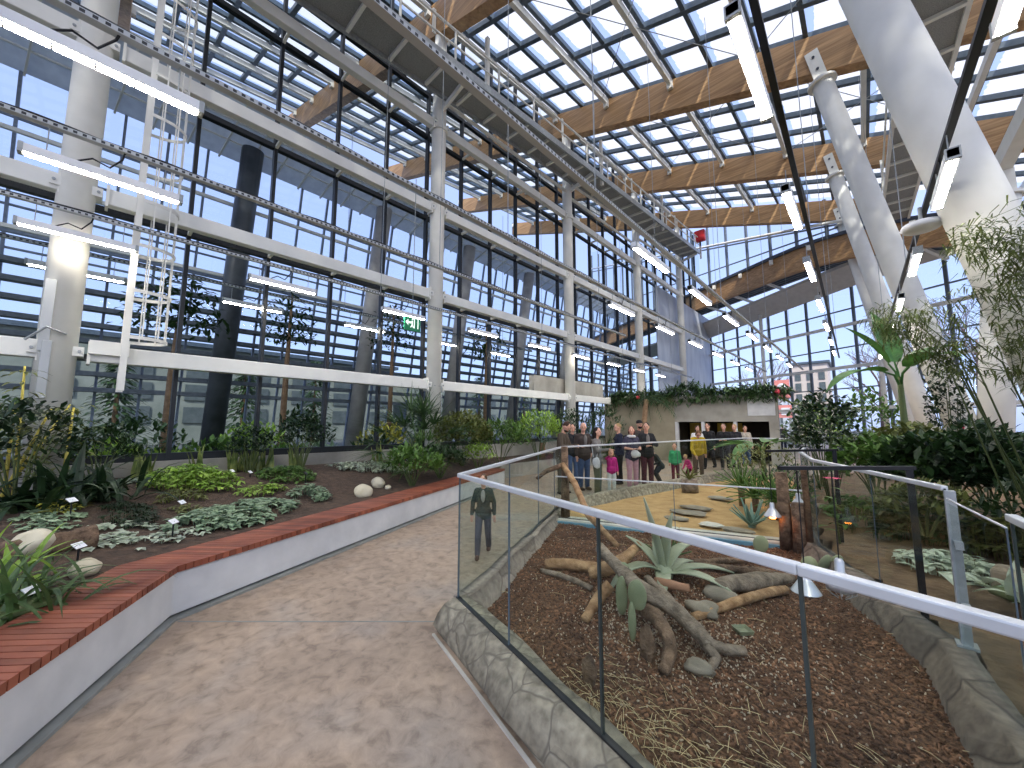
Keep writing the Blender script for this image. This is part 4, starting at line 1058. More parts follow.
def carpet(name, c, rx, ry, h, n, L, W, leaf, label, seed=0, rz=0.0, cat='ground cover', zf=sf):
    """low ground-cover patch hugging the soil"""
    r = random.Random(seed); t = thing(name, (c.x,c.y,zf(c.x,c.y)), label, cat); m = MB(); s = MB()
    for i in range(n):
        a = r.uniform(0,2*PI); k = math.sqrt(r.random()); u, v = k*rx*math.cos(a), k*ry*math.sin(a)
        x, y = c.x+u*math.cos(rz)-v*math.sin(rz), c.y+u*math.sin(rz)+v*math.cos(rz)
        if noise.noise(V((x*3,y*3,seed))) < -.25: continue
        z = zf(x,y)+.01; hh = h*(1-k*k*.7)*r.uniform(.5,1)
        q = V((x,y,z+hh)); m.path([V((x,y,z)),q],[.004,.003],4)
        for j in range(3):
            b = r.uniform(0,2*PI); m.leaf(q, V((math.cos(b),math.sin(b),r.uniform(-.1,.6))), L*r.uniform(.6,1.1), W*r.uniform(.7,1.1), .6, 2)
    m.build('foliage','leaf_'+leaf,t); return t
# left bed
straps('kaffir_lily', GS(62,503), 190, .85, .075, 'deep', 'large dark green clump of strap leaves beside the nearest column', seed=1, droops=(1.0,2.7), rad=.28)
straps('strap_leaf_plant', GS(12,612), 90, .6, .035, 'strap', 'grassy clump of strap leaves in the lower left corner', seed=2, droops=(1.2,2.4), rad=.16)
straps('strap_leaf_plant', GS(-12,590), 30, .5, .05, 'lime', 'light green leafy clump at the left border beside the log', seed=3, rad=.1)
SNK = [(137,474),(170,462),(198,460),(221,462),(283,464),(338,456),(350,452),(364,453),(236,462)]
for i, (x, y) in enumerate(SNK):
    q = GS(x,y); q.x = max(q.x,-10.1); q.z = sf(q.x,q.y)
    straps('snake_plant', q, 10, .6, .13, 'snake', 'upright yellow-edged snake plant before the glass, %s from the left' % ORD[sorted(SNK).index((x,y))], seed=30+i, droops=(0,.12), spread=(.03,.32), rad=.08, group='snake plants along the glass', shape='taper', seg=4)
carpet('fern_patch', GS(192,483), .95, .6, .32, 420, .16, .06, 'lime', 'bright green ferny patch in front of the snake plants', 4, .3)
carpet('ground_cover', GS(240,518), .85, .5, .16, 420, .1, .09, 'grey', 'grey-green ground cover touching the bench in the middle', 5, -1.1)
carpet('ground_cover', GS(310,497), .38, .3, .2, 170, .09, .07, 'grey', 'small rounded grey-green plant by the bench', 6)
carpet('ground_cover', GS(285,476), .75, .5, .2, 300, .12, .06, 'mid', 'mid green leafy patch in front of the dark shrubs', 7)
carpet('ground_cover', GS(262,492), .3, .35, .16, 90, .12, .05, 'lime', 'sparse yellow-green seedlings behind the small grey plant', 8)
carpet('ground_cover', GS(128,516), .55, .3, .12, 220, .09, .03, 'deep', 'low dark tuft in the bare soil behind the bench bend', 9)
carpet('ground_cover', GS(185,498), .7, .3, .1, 170, .1, .03, 'olive', 'thin olive tufts in the middle of the bare soil', 10)
carpet('ivy_patch', GS(115,485), .9, .2, .07, 150, .08, .08, 'silver', 'trailing pale ivy running up from the log', 11, 2.3)
carpet('ivy_patch', GS(112,535), .55, .26, .06, 120, .08, .08, 'silver', 'trailing pale ivy around the end of the log', 12, -.5)
carpet('ivy_patch', GS(50,520), .7, .26, .05, 110, .08, .07, 'grey', 'grey ivy leaves below the dark strap clump', 13)
carpet('ivy_patch', GS(165,540), .5, .2, .05, 80, .07, .06, 'silver', 'sparse pale ivy beside the bench bend', 14, -1)
carpet('ground_cover', GS(60,508), .5, .2, .12, 80, .14, .03, 'yellow', 'yellowish grass at the edge of the strap clump', 15)
carpet('variegated_patch', GS(372,470), 1.0, .55, .2, 330, .14, .06, 'silver', 'white variegated leafy patch near the fan palm', 16, .8)
carpet('ivy_patch', GS(152,472), .4, .3, .2, 120, .12, .07, 'silver', 'silver-leaved plant beside the leftmost snake plant', 17)
shrub('dark_shrub', V((-9.7,3.35,.66)), (.5,.5,1.25), 900, .09, .06, 'deep', 'dark round-leaved shrub standing right of the fifth snake plant', seed=40)
shrub('dark_shrub', V((-9.75,2.35,.66)), (.5,.45,.95), 700, .09, .06, 'deep', 'dark round-leaved shrub left of the taller dark one', seed=41)
shrub('broad_shrub', GS(412,486), (.75,.6,.75), 700, .17, .08, 'mid', 'mid green bush below the second column', seed=42)
shrub('broad_shrub', GS(440,478), (.8,.6,.7), 700, .15, .07, 'dark', 'dark leafy bush just right of the second column foot', seed=43)
shrub('broad_shrub', GS(462,466), (1.0,.9,1.5), 1100, .18, .09, 'olive', 'tall olive bush behind the glass corner', seed=44)
shrub('broad_shrub', GS(500,466), (1.1,.9,1.35), 1100, .2, .07, 'mid', 'wide green bush on the bed before the visitors', seed=45)
shrub('broad_shrub', GS(478,470), (.6,.5,.7), 600, .1, .06, 'lime', 'bright green low bush beyond the bench end', seed=46)
shrub('broad_shrub', V((-9.3,11.6,.4)), (1.0,1.0,1.7), 900, .22, .07, 'lime', 'light leafy bush by the third column', seed=47)
shrub('broad_shrub', V((-9.2,13.6,.4)), (1.0,1.0,1.8), 900, .22, .06, 'dark', 'dark spiky bush left of the bearded man', seed=48)
shrub('broad_shrub', V((-9.0,16.2,.4)), (.9,1.0,2.0), 520, .3, .06, 'pine', 'tall dark bush beside the third column and the concrete wall', seed=49)
def fan_palm(p, h, nf, R, label, leaf='pine', seed=0, name='fan_palm', trunk=.12):
    r = random.Random(seed); t = thing(name, p, label, 'palm'); p = V(p)
    if h > .1: MB().path([p,p+V((.03,0,h*.5)),p+V((0,0,h))],[trunk,trunk*.9,trunk*.8],12,seed=seed,amp=.2).build('trunk','trunk_brown',t,True)
    c = p+V((0,0,h))
    for i in range(nf):
        a = i*2.4+r.uniform(-.2,.2); el = r.uniform(.1,1.35); d = V((math.cos(a)*math.cos(el),math.sin(a)*math.cos(el),math.sin(el)))
        st = c+d*R*.75; st.z -= .1*R*(1-el); fr_ = MB().path([c,c.lerp(st,.5)+V((0,0,.05)),st],[.016,.012,.009],5)
        x = d.cross(V((0,0,1))).normalized(); u = x.cross(d)
        for k in range(15):
            b = -1.25+2.5*k/14; e = d*math.cos(b)+x*math.sin(b)+u*.12*math.cos(k*PI)
            fr_.leaf(st, e, R*.62*r.uniform(.85,1.05)*(1-.12*abs(b)), .05*R, r.uniform(.25,.6), 3, shape='taper', fold=.3)
        fr_.build('frond', 'leaf_'+leaf, t)
    return t
fan_palm(V((-8.95,6.0,.6)), .35, 16, 1.5, 'large fan palm on the bed just left of the second column', seed=3)
fan_palm(V((-8.2,5.6,.55)), .1, 11, .9, 'smaller low fan palm at the foot of the second column', seed=4, leaf='mid')
# yellow-caned bamboo at the left border
t = thing('yellow_bamboo', (-9.1,-.75,.6), 'yellow-caned bamboo in front of the nearest column at the left border', 'bamboo')
r = random.Random(5); lf = MB()
for i in range(8):
    b = V((-9.1+r.gauss(0,.25),-.75+r.gauss(0,.22),.6)); e = b+V((r.gauss(0,.25),r.gauss(.1,.25),r.uniform(1.3,2.1)))
    MB().path([b,b.lerp(e,.5),e],[.022,.02,.012],7).build('cane','cane_yellow',t,True)
    for j in range(60):
        q = b.lerp(e,r.uniform(.25,1)); a = r.uniform(0,2*PI); lf.leaf(q+V((math.cos(a),math.sin(a),.1))*r.uniform(.0,.25), V((math.cos(a),math.sin(a),.2)), r.uniform(.16,.28), .055, .8, 2)
lf.build('foliage','leaf_olive',t)
shrub('dark_shrub', GS(15,505), (.75,.6,1.25), 620, .13, .07, 'deep', 'dark bush at the left border in front of the yellow bamboo', seed=50)
shrub('dark_shrub', V((-9.35,.15,.65)), (.5,.5,1.0), 480, .13, .06, 'dark', 'dark bush at the foot of the nearest column', seed=51)
# stones, log and plant tags of the left bed
for i, (x, y, s, lab) in enumerate(((363,496,(.17,.15,.13),'large round pale stone on the soil near the bench'),(378,487,(.16,.13,.12),'round pale stone behind the large one'),(388,489,(.07,.06,.05),'small pale stone right of the other two'),(34,546,(.21,.14,.12),'pale stone half hidden behind the log'),(84,574,(.14,.1,.075),'flat oval pale stone in front of the log'))):
    p = GS(x,y); tag(MB().blob(p+V((0,0,s[2]*.6)), s, i, .18, 18, 12).build('stone','stone_pale',smooth=True), lab, 'stone', kind='thing')
p = GS(18,553); q = GS(94,546)
log('fibrous_log', [p+V((-.25,-.1,.04)),p+V((0,0,.06)),q+V((0,0,.09))], [.06,.08,.105], 'bark', 'short fibrous brown log lying in the left bed', sd=15, amp=.35)
TG = [(77,560,.16),(172,536,.2),(182,500,.1),(232,473,.12),(250,473,.1),(70,513,.2),(412,440,.35),(413,452,.3),(400,418,.3),(30,604,.12),(305,486,.3)]
for i, (x, y, h) in enumerate(TG):
    p = GS(x, y+4)
    if i in (6,7,8): p = V([(-8.35,4.9),(-7.95,5.3),(-8.7,5.5)][i-6]+(0,)); p.z = sf(p.x,p.y)
    t = thing('plant_tag', p, ['white name tag in front of the oval pale stone','white name tag on a black stake at the bench bend','white name tag in the bare soil','white name tag behind the ferny patch, left one','white name tag behind the ferny patch, right one','white name tag below the strap clump','white name tag in the bush at the second column','lower white name tag in the bush at the second column','white name tag hung in the fan palm','white name tag in the lower left grass','dark stake standing by the small grey-green plant'][i], 'plant tag', 'plant name tags')
    MB().box(p+V((0,0,h/2)),(.014,.014,h)).build('stake','black_metal',t)
    R = Matrix.Rotation(-.7,3,'Z') @ Matrix.Rotation(-.7,3,'X')
    MB().box(p+V((0,0,h)),(.1,.065,.006),R=R).build('plate','tag_white' if i != 10 else 'black_metal',t)
# ------------------------------------------------------------------ concrete house at the end
W0, W1 = V((-10.36,18.6,0)), V((-2.75,19.6,0))
WD = (W1-W0).normalized(); WN = V((WD.y,-WD.x,0))
def wp(s, z, off=0.0): return W0 + WD*s + WN*off + V((0,0,z))
WL = (W1-W0).length
t = thing('concrete_house', W0, 'low concrete building with dark doorways behind the visitors', 'building', kind='thing')
def slab(m, s0, s1, z0, z1, d0=0.0, d1=-.35):
    p = [wp(s0,z0,d0),wp(s1,z0,d0),wp(s1,z1,d0),wp(s0,z1,d0),wp(s0,z0,d1),wp(s1,z0,d1),wp(s1,z1,d1),wp(s0,z1,d1)]
    m.add(p,[(0,1,2,3),(5,4,7,6),(4,0,3,7),(1,5,6,2),(3,2,6,7),(4,5,1,0)]); return m
s1 = 3.55
w = slab(MB(), 0, s1, 0, 3.15); w.build('tan_wall','concrete_tan',t)
w = slab(MB(), s1, WL, 1.85, 3.05, .06); slab(w, WL-.35, WL, 0, 1.85, .06); w.build('lintel_wall','concrete',t)
pl = MB()
for s in (s1, s1+1.15, s1+2.45): slab(pl, s, s+.14, 0, 1.85, .05, -.2)
pl.build('door_jamb','bench_wall',t)
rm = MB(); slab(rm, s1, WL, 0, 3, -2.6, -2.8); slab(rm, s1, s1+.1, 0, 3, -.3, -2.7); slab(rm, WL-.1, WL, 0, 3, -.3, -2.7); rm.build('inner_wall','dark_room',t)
yl = MB(); slab(yl, s1+.2, s1+1.0, .9, 1.8, -2.4, -2.58); slab(yl, s1+1.5, s1+2.6, .9, 1.8, -2.4, -2.58); yl.build('yellow_panel','yellow_wall',t)
slab(MB(), .5, WL, 2.9, 3.0, -.3, -3).build('roof_slab','concrete',t)
slab(MB(), WL-1.1, WL-.1, 2.1, 2.85, .1, .05).build('pale_panel','bench_wall',t)
# planting on its roof
r = random.Random(9)
t = thing('trailing_plants', wp(4,3.05), 'long fringe of trailing green plants along the top of the concrete house', 'plants')
lf = MB(); st = MB(); fl = MB()
for i in range(4200):
    s = r.uniform(.3,WL+.5); h = .35*(1+.8*noise.noise(V((s*.8,0,2))))+ (.25 if 3.2 < s < 4.6 else 0)
    z = 3.05 + r.uniform(-.18,1)*h; q = wp(s,z,r.uniform(-.7,.25)-(0 if z > 3 else 0))
    if z < 3.05: q = wp(s, z-.25*r.random(), r.uniform(.08,.3))
    lf.leaf(q, V((r.uniform(-1,1),r.uniform(-1,.5),r.uniform(-.4,.8))), r.uniform(.2,.36), .09, .8, 2)
for i in range(40): s = r.uniform(.5,WL); st.path([wp(s,3.05,-.2),wp(s+.1,3.2,.1),wp(s+.2,2.75,.2)],[.012]*3,4)
lf.build('foliage','leaf_pine',t); st.build('vines','stem_green',t)
for s in (1.9,7.7): MB().blob(wp(s,3.1,.3),.1,3,.3,8,6).build('flower','flower_red',t)
vn = MB(); pts = [wp(WL-.1,3.0,.15),wp(WL+.5,2.6,.1),wp(WL+1.4,2.35,0),wp(WL+2.6,2.3,-.1)]
vn.path(pts,[.05,.045,.04,.03],7)
for i in range(70):
    u = r.random()*2.99; k = int(u); q = pts[k].lerp(pts[k+1],u-k); vn.leaf(q,V((r.uniform(-1,1),r.uniform(-1,1),r.uniform(-.5,1))),.2,.05,.6,2)
tag(vn.build('hanging_vine','leaf_olive'),'vine hanging across from the house top to the end wall','vine',kind='thing')
# palm on the house left
def palm(p, h, nf, L, label, seed=0, leaf='pine', rt=.13):
    r = random.Random(seed); t = thing('feather_palm', p, label, 'palm'); p = V(p); c = p+V((.15,0,h))
    MB().path([p,p+V((-.05,0,h*.5)),c],[rt*1.1,rt,rt*.85],12,seed=seed,amp=.18).build('trunk','trunk_brown',t,True)
    for i in range(nf):
        a = i*2.4; el = r.uniform(-.1,1.2); d = V((math.cos(a)*math.cos(el),math.sin(a)*math.cos(el),math.sin(el))); q = c; m = MB(); pr = [c]
        for k in range(9):
            d = (d-V((0,0,.17))).normalized(); q = q+d*L/9; pr.append(q); x = d.cross(V((0,0,1))).normalized()
            for s in (-1,1): m.leaf(q, x*s+d*.7-V((0,0,.25)), L*.28*(1-.05*k), .035, .7, 2, shape='taper')
        m.path(pr,[.018]*5+[.01]*5,4); m.build('frond','leaf_'+leaf,t)
    return t
palm(V((-7.7,17.5,0)), 2.9, 15, 1.5, 'small palm with a curved trunk before the concrete house', 3)
straps('spiky_plant', V((-8.5,15.5,.3)), 40, 1.5, .08, 'dark', 'dark spiky plant behind the bald man', seed=8, droops=(.2,1.0), rad=.2, shape='taper')
fan_palm(V((-9.6,12.2,.4)), .6, 10, 1.0, 'silvery fan palm before the glass left of the bearded man', leaf='blue', seed=9)
# banana plants
def banana(p, h, n, L, W, label, seed=0, dirs=None, leaf='banana'):
    r = random.Random(seed); t = thing('banana_plant', p, label, 'banana plant'); p = V(p); c = p+V((0,0,h))
    MB().path([p,p.lerp(c,.5),c],[.07,.06,.04],10).build('stem','stem_green',t,True)
    for i in range(n):
        a, el = dirs[i] if dirs else (i*2.4+seed, r.uniform(.3,1.2))
        d = V((math.cos(a)*math.cos(el),math.sin(a)*math.cos(el),math.sin(el))); b = c+d*.3
        m = MB().path([c-V((0,0,.2)),c+d*.1,b],[.025,.02,.016],6).leaf(b, d, L*r.uniform(.85,1.1), W, r.uniform(.5,1.2), 8, fold=.25)
        m.build('leaf','leaf_'+leaf,t)
    return t
AZr = lambda deg: PI/2-math.radians(deg)
banana(V((.5,10.2,.3)), 2.3, 5, 1.15, .46, 'tall banana plant rising above the right hand shrubs', 2, [(3.9,.3),(3.3,1.1),(.8,.8),(2.3,1.35),(5.2,.5)])
banana(V((-2.3,13.2,.1)), 1.0, 5, 1.3, .45, 'banana plant with broad drooping leaves at the end of the sand enclosure', 4, [(3.5,.12),(2.9,.2),(0.2,.3),(4.4,.15),(1.5,.3)])
# shrubs in and behind the far end of the sand enclosure
shrub('grey_shrub', V((-1.9,11.2,.05)), (.9,.9,1.1), 560, .14, .04, 'olive', 'olive feathery shrub at the far end of the sand enclosure', seed=60)
shrub('grey_shrub', V((-1.3,9.2,.05)), (.6,.7,.8), 420, .14, .04, 'dark', 'dark feathery shrub behind the farther gallows', seed=61)
straps('spiky_plant', G(775,505,.07), 45, .7, .035, 'mid', 'green rosette of pointed leaves left of the stumps', seed=62, droops=(.1,.9), rad=.05, shape='taper')
# right side planting
def soil_right(x, y): return .14+.3*max(0,min(1,(x-1.2)/2.5)) + .05*noise.noise(V((x,y,7)))
RB = [V((.72,1.2,0)),V((.58,2.9,0)),V((.47,4.1,0)),V((.1,5.05,0)),V((-.42,6.25,0)),V((-.7,7.9,0)),V((-.8,9.8,0)),V((-1.5,15.2,0)),V((1,20,0)),V((7.3,20,0)),V((7.3,1,0))]
struct('ground_right_enclosure', patch(RB, .15, soil_right), 'earth', smooth=True)
lg = MB(); L_ = [V((.75,5.75,0)),V((1.3,5.6,0)),V((2.2,5.3,0)),V((3.2,4.8,0))]
for a, b in zip(L_[:-1],L_[1:]): lg.bar(a+V((0,0,.3)), b+V((0,0,.3)), .3, .22)
tag(lg.build('stone_ledge','ledge_brown',bevel=.03),'long low stone ledge across the right hand enclosure','ledge',kind='thing')
log('log', [V((1.0,3.6,.3)),V((1.6,3.9,.36)),V((2.3,3.8,.3))], [.05,.06,.05], 'wood_bare', 'pale curved branch on the ground of the right hand enclosure', sd=21)
straps('variegated_plant', V((.8,5.3,.28)), 36, .32, .09, 'silver', 'pale variegated plant behind the right glass railing', seed=70, droops=(.5,1.4), rad=.12)
straps('variegated_plant', V((1.35,4.9,.3)), 36, .4, .07, 'mid', 'green spreading plant by the ledge in the right hand enclosure', seed=71, droops=(.8,1.6), rad=.12)
SH = [((-.6,9.6,.2),(.6,.6,2.0),620,.13,.08,'deep','dark glossy bush left of the banana plant'),
      ((-1.0,12.8,.1),(.8,.8,2.2),560,.14,.08,'pine','dark slender bush before the far end wall'),
      ((.1,9.1,.25),(.75,.6,1.15),700,.17,.09,'mid','bright broad-leaved bush below the banana plant'),
      ((.75,8.6,.25),(.8,.65,1.2),800,.19,.1,'dark','large dark broad-leaved bush before the leaning columns'),
      ((1.3,8.4,.3),(.8,.6,1.15),800,.17,.08,'deep','dark bush at the foot of the thickest leaning column'),
      ((1.75,8.0,.3),(.7,.6,1.2),750,.13,.05,'pine','fine dark bush at the right border'),
      ((.5,9.9,.3),(.8,.6,1.3),600,.18,.09,'olive','olive broad-leaved bush behind the bright one'),
      ((1.35,10.0,.3),(.8,.7,1.35),700,.16,.08,'dark','dark tall bush between the leaning columns'),
      ((1.3,6.9,.3),(.5,.4,.75),420,.13,.05,'dark','low dark bush above the ledge at the right border'),
      ((.0,11.6,.2),(.7,.7,2.1),420,.15,.07,'mid','open tall bush left of the banana leaves'),
      ((.45,7.4,.28),(.5,.4,.6),380,.14,.07,'olive','low olive bush behind the right glass railing'),
      ((-1.1,15.6,.1),(.7,.7,1.9),420,.16,.07,'lime','light green bush left of the dark slender one')]
for i, (p, rd, n, L, W, lf_, lab) in enumerate(SH):
    shrub('broad_shrub', p, rd, int(n*1.5), L, W, lf_, lab, seed=80+i, inner=.5)
carpet('undergrowth', V((.5,7.9,0)), .9, .45, .45, 420, .16, .08, 'dark', 'dark leafy undergrowth in front of the right hand shrubs', 201, 0, 'undergrowth', soil_right)
carpet('undergrowth', V((1.25,7.5,0)), .6, .45, .5, 380, .16, .07, 'olive', 'olive undergrowth near the right border', 202, 0, 'undergrowth', soil_right)
carpet('undergrowth', V((-.2,8.9,0)), .45, .5, .4, 260, .15, .07, 'mid', 'green undergrowth behind the nearer gallows post', 203, 0, 'undergrowth', soil_right)
carpet('undergrowth', V((.55,6.3,0)), .45, .35, .22, 160, .12, .06, 'silver', 'pale leafy patch behind the right glass railing', 204, 0, 'undergrowth', soil_right)
t = shrub('climbing_ivy', (1.15,11.2,.3), (.32,.32,2.7), 900, .1, .05, 'deep', 'conical dark ivy column with orange flower before the leaning columns', seed=99, flowers=1)
# bamboo reaching in from the right border
t = thing('bamboo', (1.75,5.9,.35), 'tall fine-leaved bamboo arching in from the right border', 'bamboo')
r = random.Random(12); lf = MB()
def spray(q, d, n, L=.17):
    for j in range(n):
        a = r.uniform(0,2*PI); e = d*.5+V((math.cos(a),math.sin(a),r.uniform(-.9,.3))); lf.leaf(q+V((r.gauss(0,.05),r.gauss(0,.05),r.gauss(0,.04))), e, L*r.uniform(.6,1.1), .019, r.uniform(.3,.9), 2, shape='taper')
for i in range(14):
    b = V((1.75+r.gauss(0,.15),5.9+r.gauss(0,.15),.35)); h = r.uniform(1.9,3.5); rr = r.uniform(.25,.85); aa = r.uniform(2.6,3.9)
    pts = [b, b+V((math.cos(aa)*rr*.15,math.sin(aa)*rr*.1,h*.5)), b+V((math.cos(aa)*rr*.5,math.sin(aa)*rr*.4,h*.88)), b+V((math.cos(aa)*rr*1.15,math.sin(aa)*rr*.7,h*.97))]
    MB().path(pts,[.01,.009,.006,.003],6).build('culm','stem_green',t,True)
    for k in range(30):
        u = r.uniform(.55,2.99); s = int(u); q = pts[s].lerp(pts[s+1],u-s); d = V((r.uniform(-1,.5),r.uniform(-1,1),r.uniform(-.3,.3))).normalized(); e = q+d*r.uniform(.12,.4)
        lf.path([q,e],[.003,.002],3)
        for w_ in range(5): spray(q.lerp(e,.3+.17*w_), d, 3, .15)
lf.build('foliage','leaf_bamboo',t)
# thin branch of leaves in front of the leaning columns
t = thing('bamboo', (1.55,5.9,.4), 'slender bamboo with a leafy crown in front of the leaning columns', 'bamboo'); lf = MB()
for i in range(6):
    b = V((1.35+r.gauss(0,.1),6.6+r.gauss(0,.1),.3)); e = V((r.uniform(.0,.75),6.4+r.uniform(-.2,.3),r.uniform(2.95,3.35)))
    pts = [b,b.lerp(e,.6)+V((.15,0,.35)),e]; MB().path(pts,[.011,.008,.003],5).build('culm','stem_green',t,True)
    for k in range(16):
        u = r.uniform(1.1,1.99); s = int(u); q = pts[s].lerp(pts[s+1],u-s); d = V((r.uniform(-1,1),r.uniform(-1,1),r.uniform(-.5,.2))).normalized(); e2 = q+d*r.uniform(.1,.35); lf.path([q,e2],[.003,.002],3)
        for w_ in range(4): spray(q.lerp(e2,.3+.2*w_), d, 3, .15)
lf.build('foliage','leaf_bamboo',t)
# plants and trees of the hall behind the glass
r = random.Random(31)
for i, (x, y, h, R, lf_) in enumerate(((-14,1.0,2.2,1.0,'pine'),(-13,3.2,2.0,.9,'lime'),(-15,5.2,2.6,1.1,'dark'),(-13.5,7.5,2.0,1.0,'yellow'),(-15,9.6,2.4,1.2,'dark'),(-13,11.5,2.2,1.0,'mid'),(-15.5,13.5,2.6,1.2,'pine'),(-13.5,-1.2,2.6,1.1,'mid'),(-14,16,2.6,1.2,'dark'),(-12.5,.4,1.4,.8,'lime'),(-12.3,2.2,1.5,.8,'mid'),(-11.9,1.4,1.2,.7,'lime'),(-11.9,3.7,1.3,.7,'mid'),(-12,4.6,1.3,.8,'grey'),(-12,6.4,1.5,.8,'dark'),(-12,8.4,1.6,.8,'olive'),(-12,-.4,1.5,.7,'mid'))):
    shrub('hall_shrub', (x,y,0), (R,R,h*.8), 380, .28, .11, lf_, 'green shrub in the hall behind the glass partition, %s counted from the left' % ORD[sorted([1.0,3.2,5.2,7.5,9.6,11.5,13.5,-1.2,16,.4,2.2,1.4,3.7,4.6,6.4,8.4,-.4]).index(y)], group='shrubs behind the partition', seed=120+i)
for i, (x, y, h) in enumerate(((-16,1.6,6.5),(-20,6,8),(-21,12,9),(-18,17,8.5))):
    t = thing('slim_tree', (x,y,0), 'slim tree growing in the hall behind the glass, %s from the left' % ORD[i], 'tree', 'trees behind the partition')
    MB().path([(x,y,0),(x+.1,y,h*.5),(x,y+.1,h)],[.16,.12,.04],8).build('trunk','trunk_brown',t,True)
    m = MB()
    for k in range(420):
        d = rdir(r,0); m.leaf(V((x,y,h*.72))+V((d.x*1.4,d.y*1.4,d.z*h*.3))*r.random()**.4, V((r.uniform(-1,1),r.uniform(-1,1),r.uniform(-.6,.6))), .3,.13,.6,2)
    m.build('crown','leaf_dark',t)
# ------------------------------------------------------------------ outside
def block(name, x0, x1, y0, y1, h, m, label, nx, nz, wm='window_dark', face='y'):
    t = thing(name, ((x0+x1)/2,(y0+y1)/2,-.1), label, 'building', kind='thing')
    MB().box(((x0+x1)/2,(y0+y1)/2,h/2-.1),(x1-x0,y1-y0,h)).build('walls', m, t)
    MB().box(((x0+x1)/2,(y0+y1)/2,h),(x1-x0+.8,y1-y0+.8,.4)).build('roof_edge','slate_frame',t)
    for i in range(nx):
        for j in range(nz):
            z = 2+(h-3)*(j+.3)/nz
            if face == 'y': MB().box((x0+(x1-x0)*(i+.5)/nx, y0-.05, z),((x1-x0)/nx*.5,.2,1.5)).build('window', wm, t)
            else: MB().box((x1+.05, y0+(y1-y0)*(i+.5)/nx, z),(.2,(y1-y0)/nx*.5,1.5)).build('window', wm, t)
block('apartment_house', -9.8, -4.6, 88, 96, 13, 'facade_pale', 'pale pink apartment house seen through the end wall', 3, 5)
block('apartment_house', -34, -14, 110, 122, 9, 'bldg_white', 'long pale building seen low behind the end wall', 8, 2)
block('office_building', -62, -48, -14, 28, 9.5, 'bldg_dim', 'grey office building beyond the hall behind the glass', 9, 3, face='x')
block('office_building', -64, -50, 32, 70, 8.5, 'bldg_dim', 'long grey building beyond the hall, farther along', 8, 2, face='x')
t = thing('sign_board', (-7.3,56,0), 'red advertising board standing outside the end wall', 'sign')
MB().box((-7.3,56,6.0),(1.5,.2,2.2)).build('board','sign_red',t)
m = MB().blob((-7.3,55.86,6.2),(.5,.05,.5),0,0); m.build('round_emblem','tag_white',t)
MB().box((-7.8,56.1,2.5),(.15,.15,5.2)).build('leg','galvanised',t); MB().box((-6.8,56.1,2.5),(.15,.15,5.2)).build('leg','galvanised',t)
t = thing('sign_board', (-7.8,52,0), 'low red banner standing under the red board outside', 'sign')
MB().box((-8.2,52,3.2),(4.6,.15,1.4)).build('board','sign_red',t); MB().box((-8.6,51.9,3.2),(1.6,.06,.5)).build('white_field','tag_white',t); MB().box((-6.6,51.9,3.2),(.8,.06,.8)).build('white_field','tag_white',t)
for x in (-10.2,-6.2): MB().box((x,52.1,1.2),(.12,.12,2.7)).build('leg','galvanised',t)
def bare_tree(p, h, label, seed):
    r = random.Random(seed); t = thing('bare_tree', p, label, 'tree', 'bare trees outside'); tw = MB(); p = V(p)
    MB().path([p,p+V((0,0,h*.45)),p+V((.2,0,h*.8))],[.28,.2,.08],8).build('trunk','twig',t,True)
    def br(q, d, L, rad, k):
        e = q+d*L; tw.path([q,q.lerp(e,.5)+V((r.gauss(0,.1),r.gauss(0,.1),0))*L*.3,e],[rad,rad*.8,rad*.5],4)
        if k:
            for _ in range(4): br(q.lerp(e,r.uniform(.4,1)), (d+V((r.uniform(-1,1),r.uniform(-1,1),r.uniform(-.2,.7)))*.75).normalized(), L*.62, rad*.55, k-1)
    for i in range(9): a = i*2.4; br(p+V((0,0,h*(.3+.055*i))), V((math.cos(a)*.8,math.sin(a)*.8,.9)).normalized(), h*.33, .09, 3)
    tw.build('twigs','twig',t)
for i, (x, y, h) in enumerate(((4.5,66,12),(8.5,60,13),(1.5,72,11),(14,62,12),(-13,80,11))): bare_tree((x,y,-.1), h, 'leafless tree outside the end wall, %s' % ['behind the banana leaves','right of it and taller','smaller, left of the banana leaves','near the thick leaning column','left of the pink house'][i], i+1)
def fir(p, h, label, seed):
    r = random.Random(seed); t = thing('conifer', p, label, 'tree', 'evergreen trees outside'); m = MB(); p = V(p)
    MB().path([p,p+V((0,0,h*.9))],[.2,.05],7).build('trunk','trunk_brown',t,True)
    for k in range(700):
        u = r.random(); a = r.uniform(0,2*PI); R = (1-u)*h*.26+.2; q = p+V((0,0,.4+u*(h-.5))); m.leaf(q+V((math.cos(a),math.sin(a),-.2))*R*r.uniform(.3,1), V((math.cos(a),math.sin(a),-.1)), .6,.2,.5,2)
    m.build('needles','leaf_pine',t)
for i, (x, y, h) in enumerate(((-36,8,7),(-38,14,8),(-35,24,7.5),(-36,1,7),(-36,33,8),(-34,-6,7),(-38,44,8))): fir((x,y,-.1),h,'evergreen tree outside beyond the hall behind the glass, %s from the left' % ORD[sorted([8,14,24,1,33,-6,44]).index(y)],i)

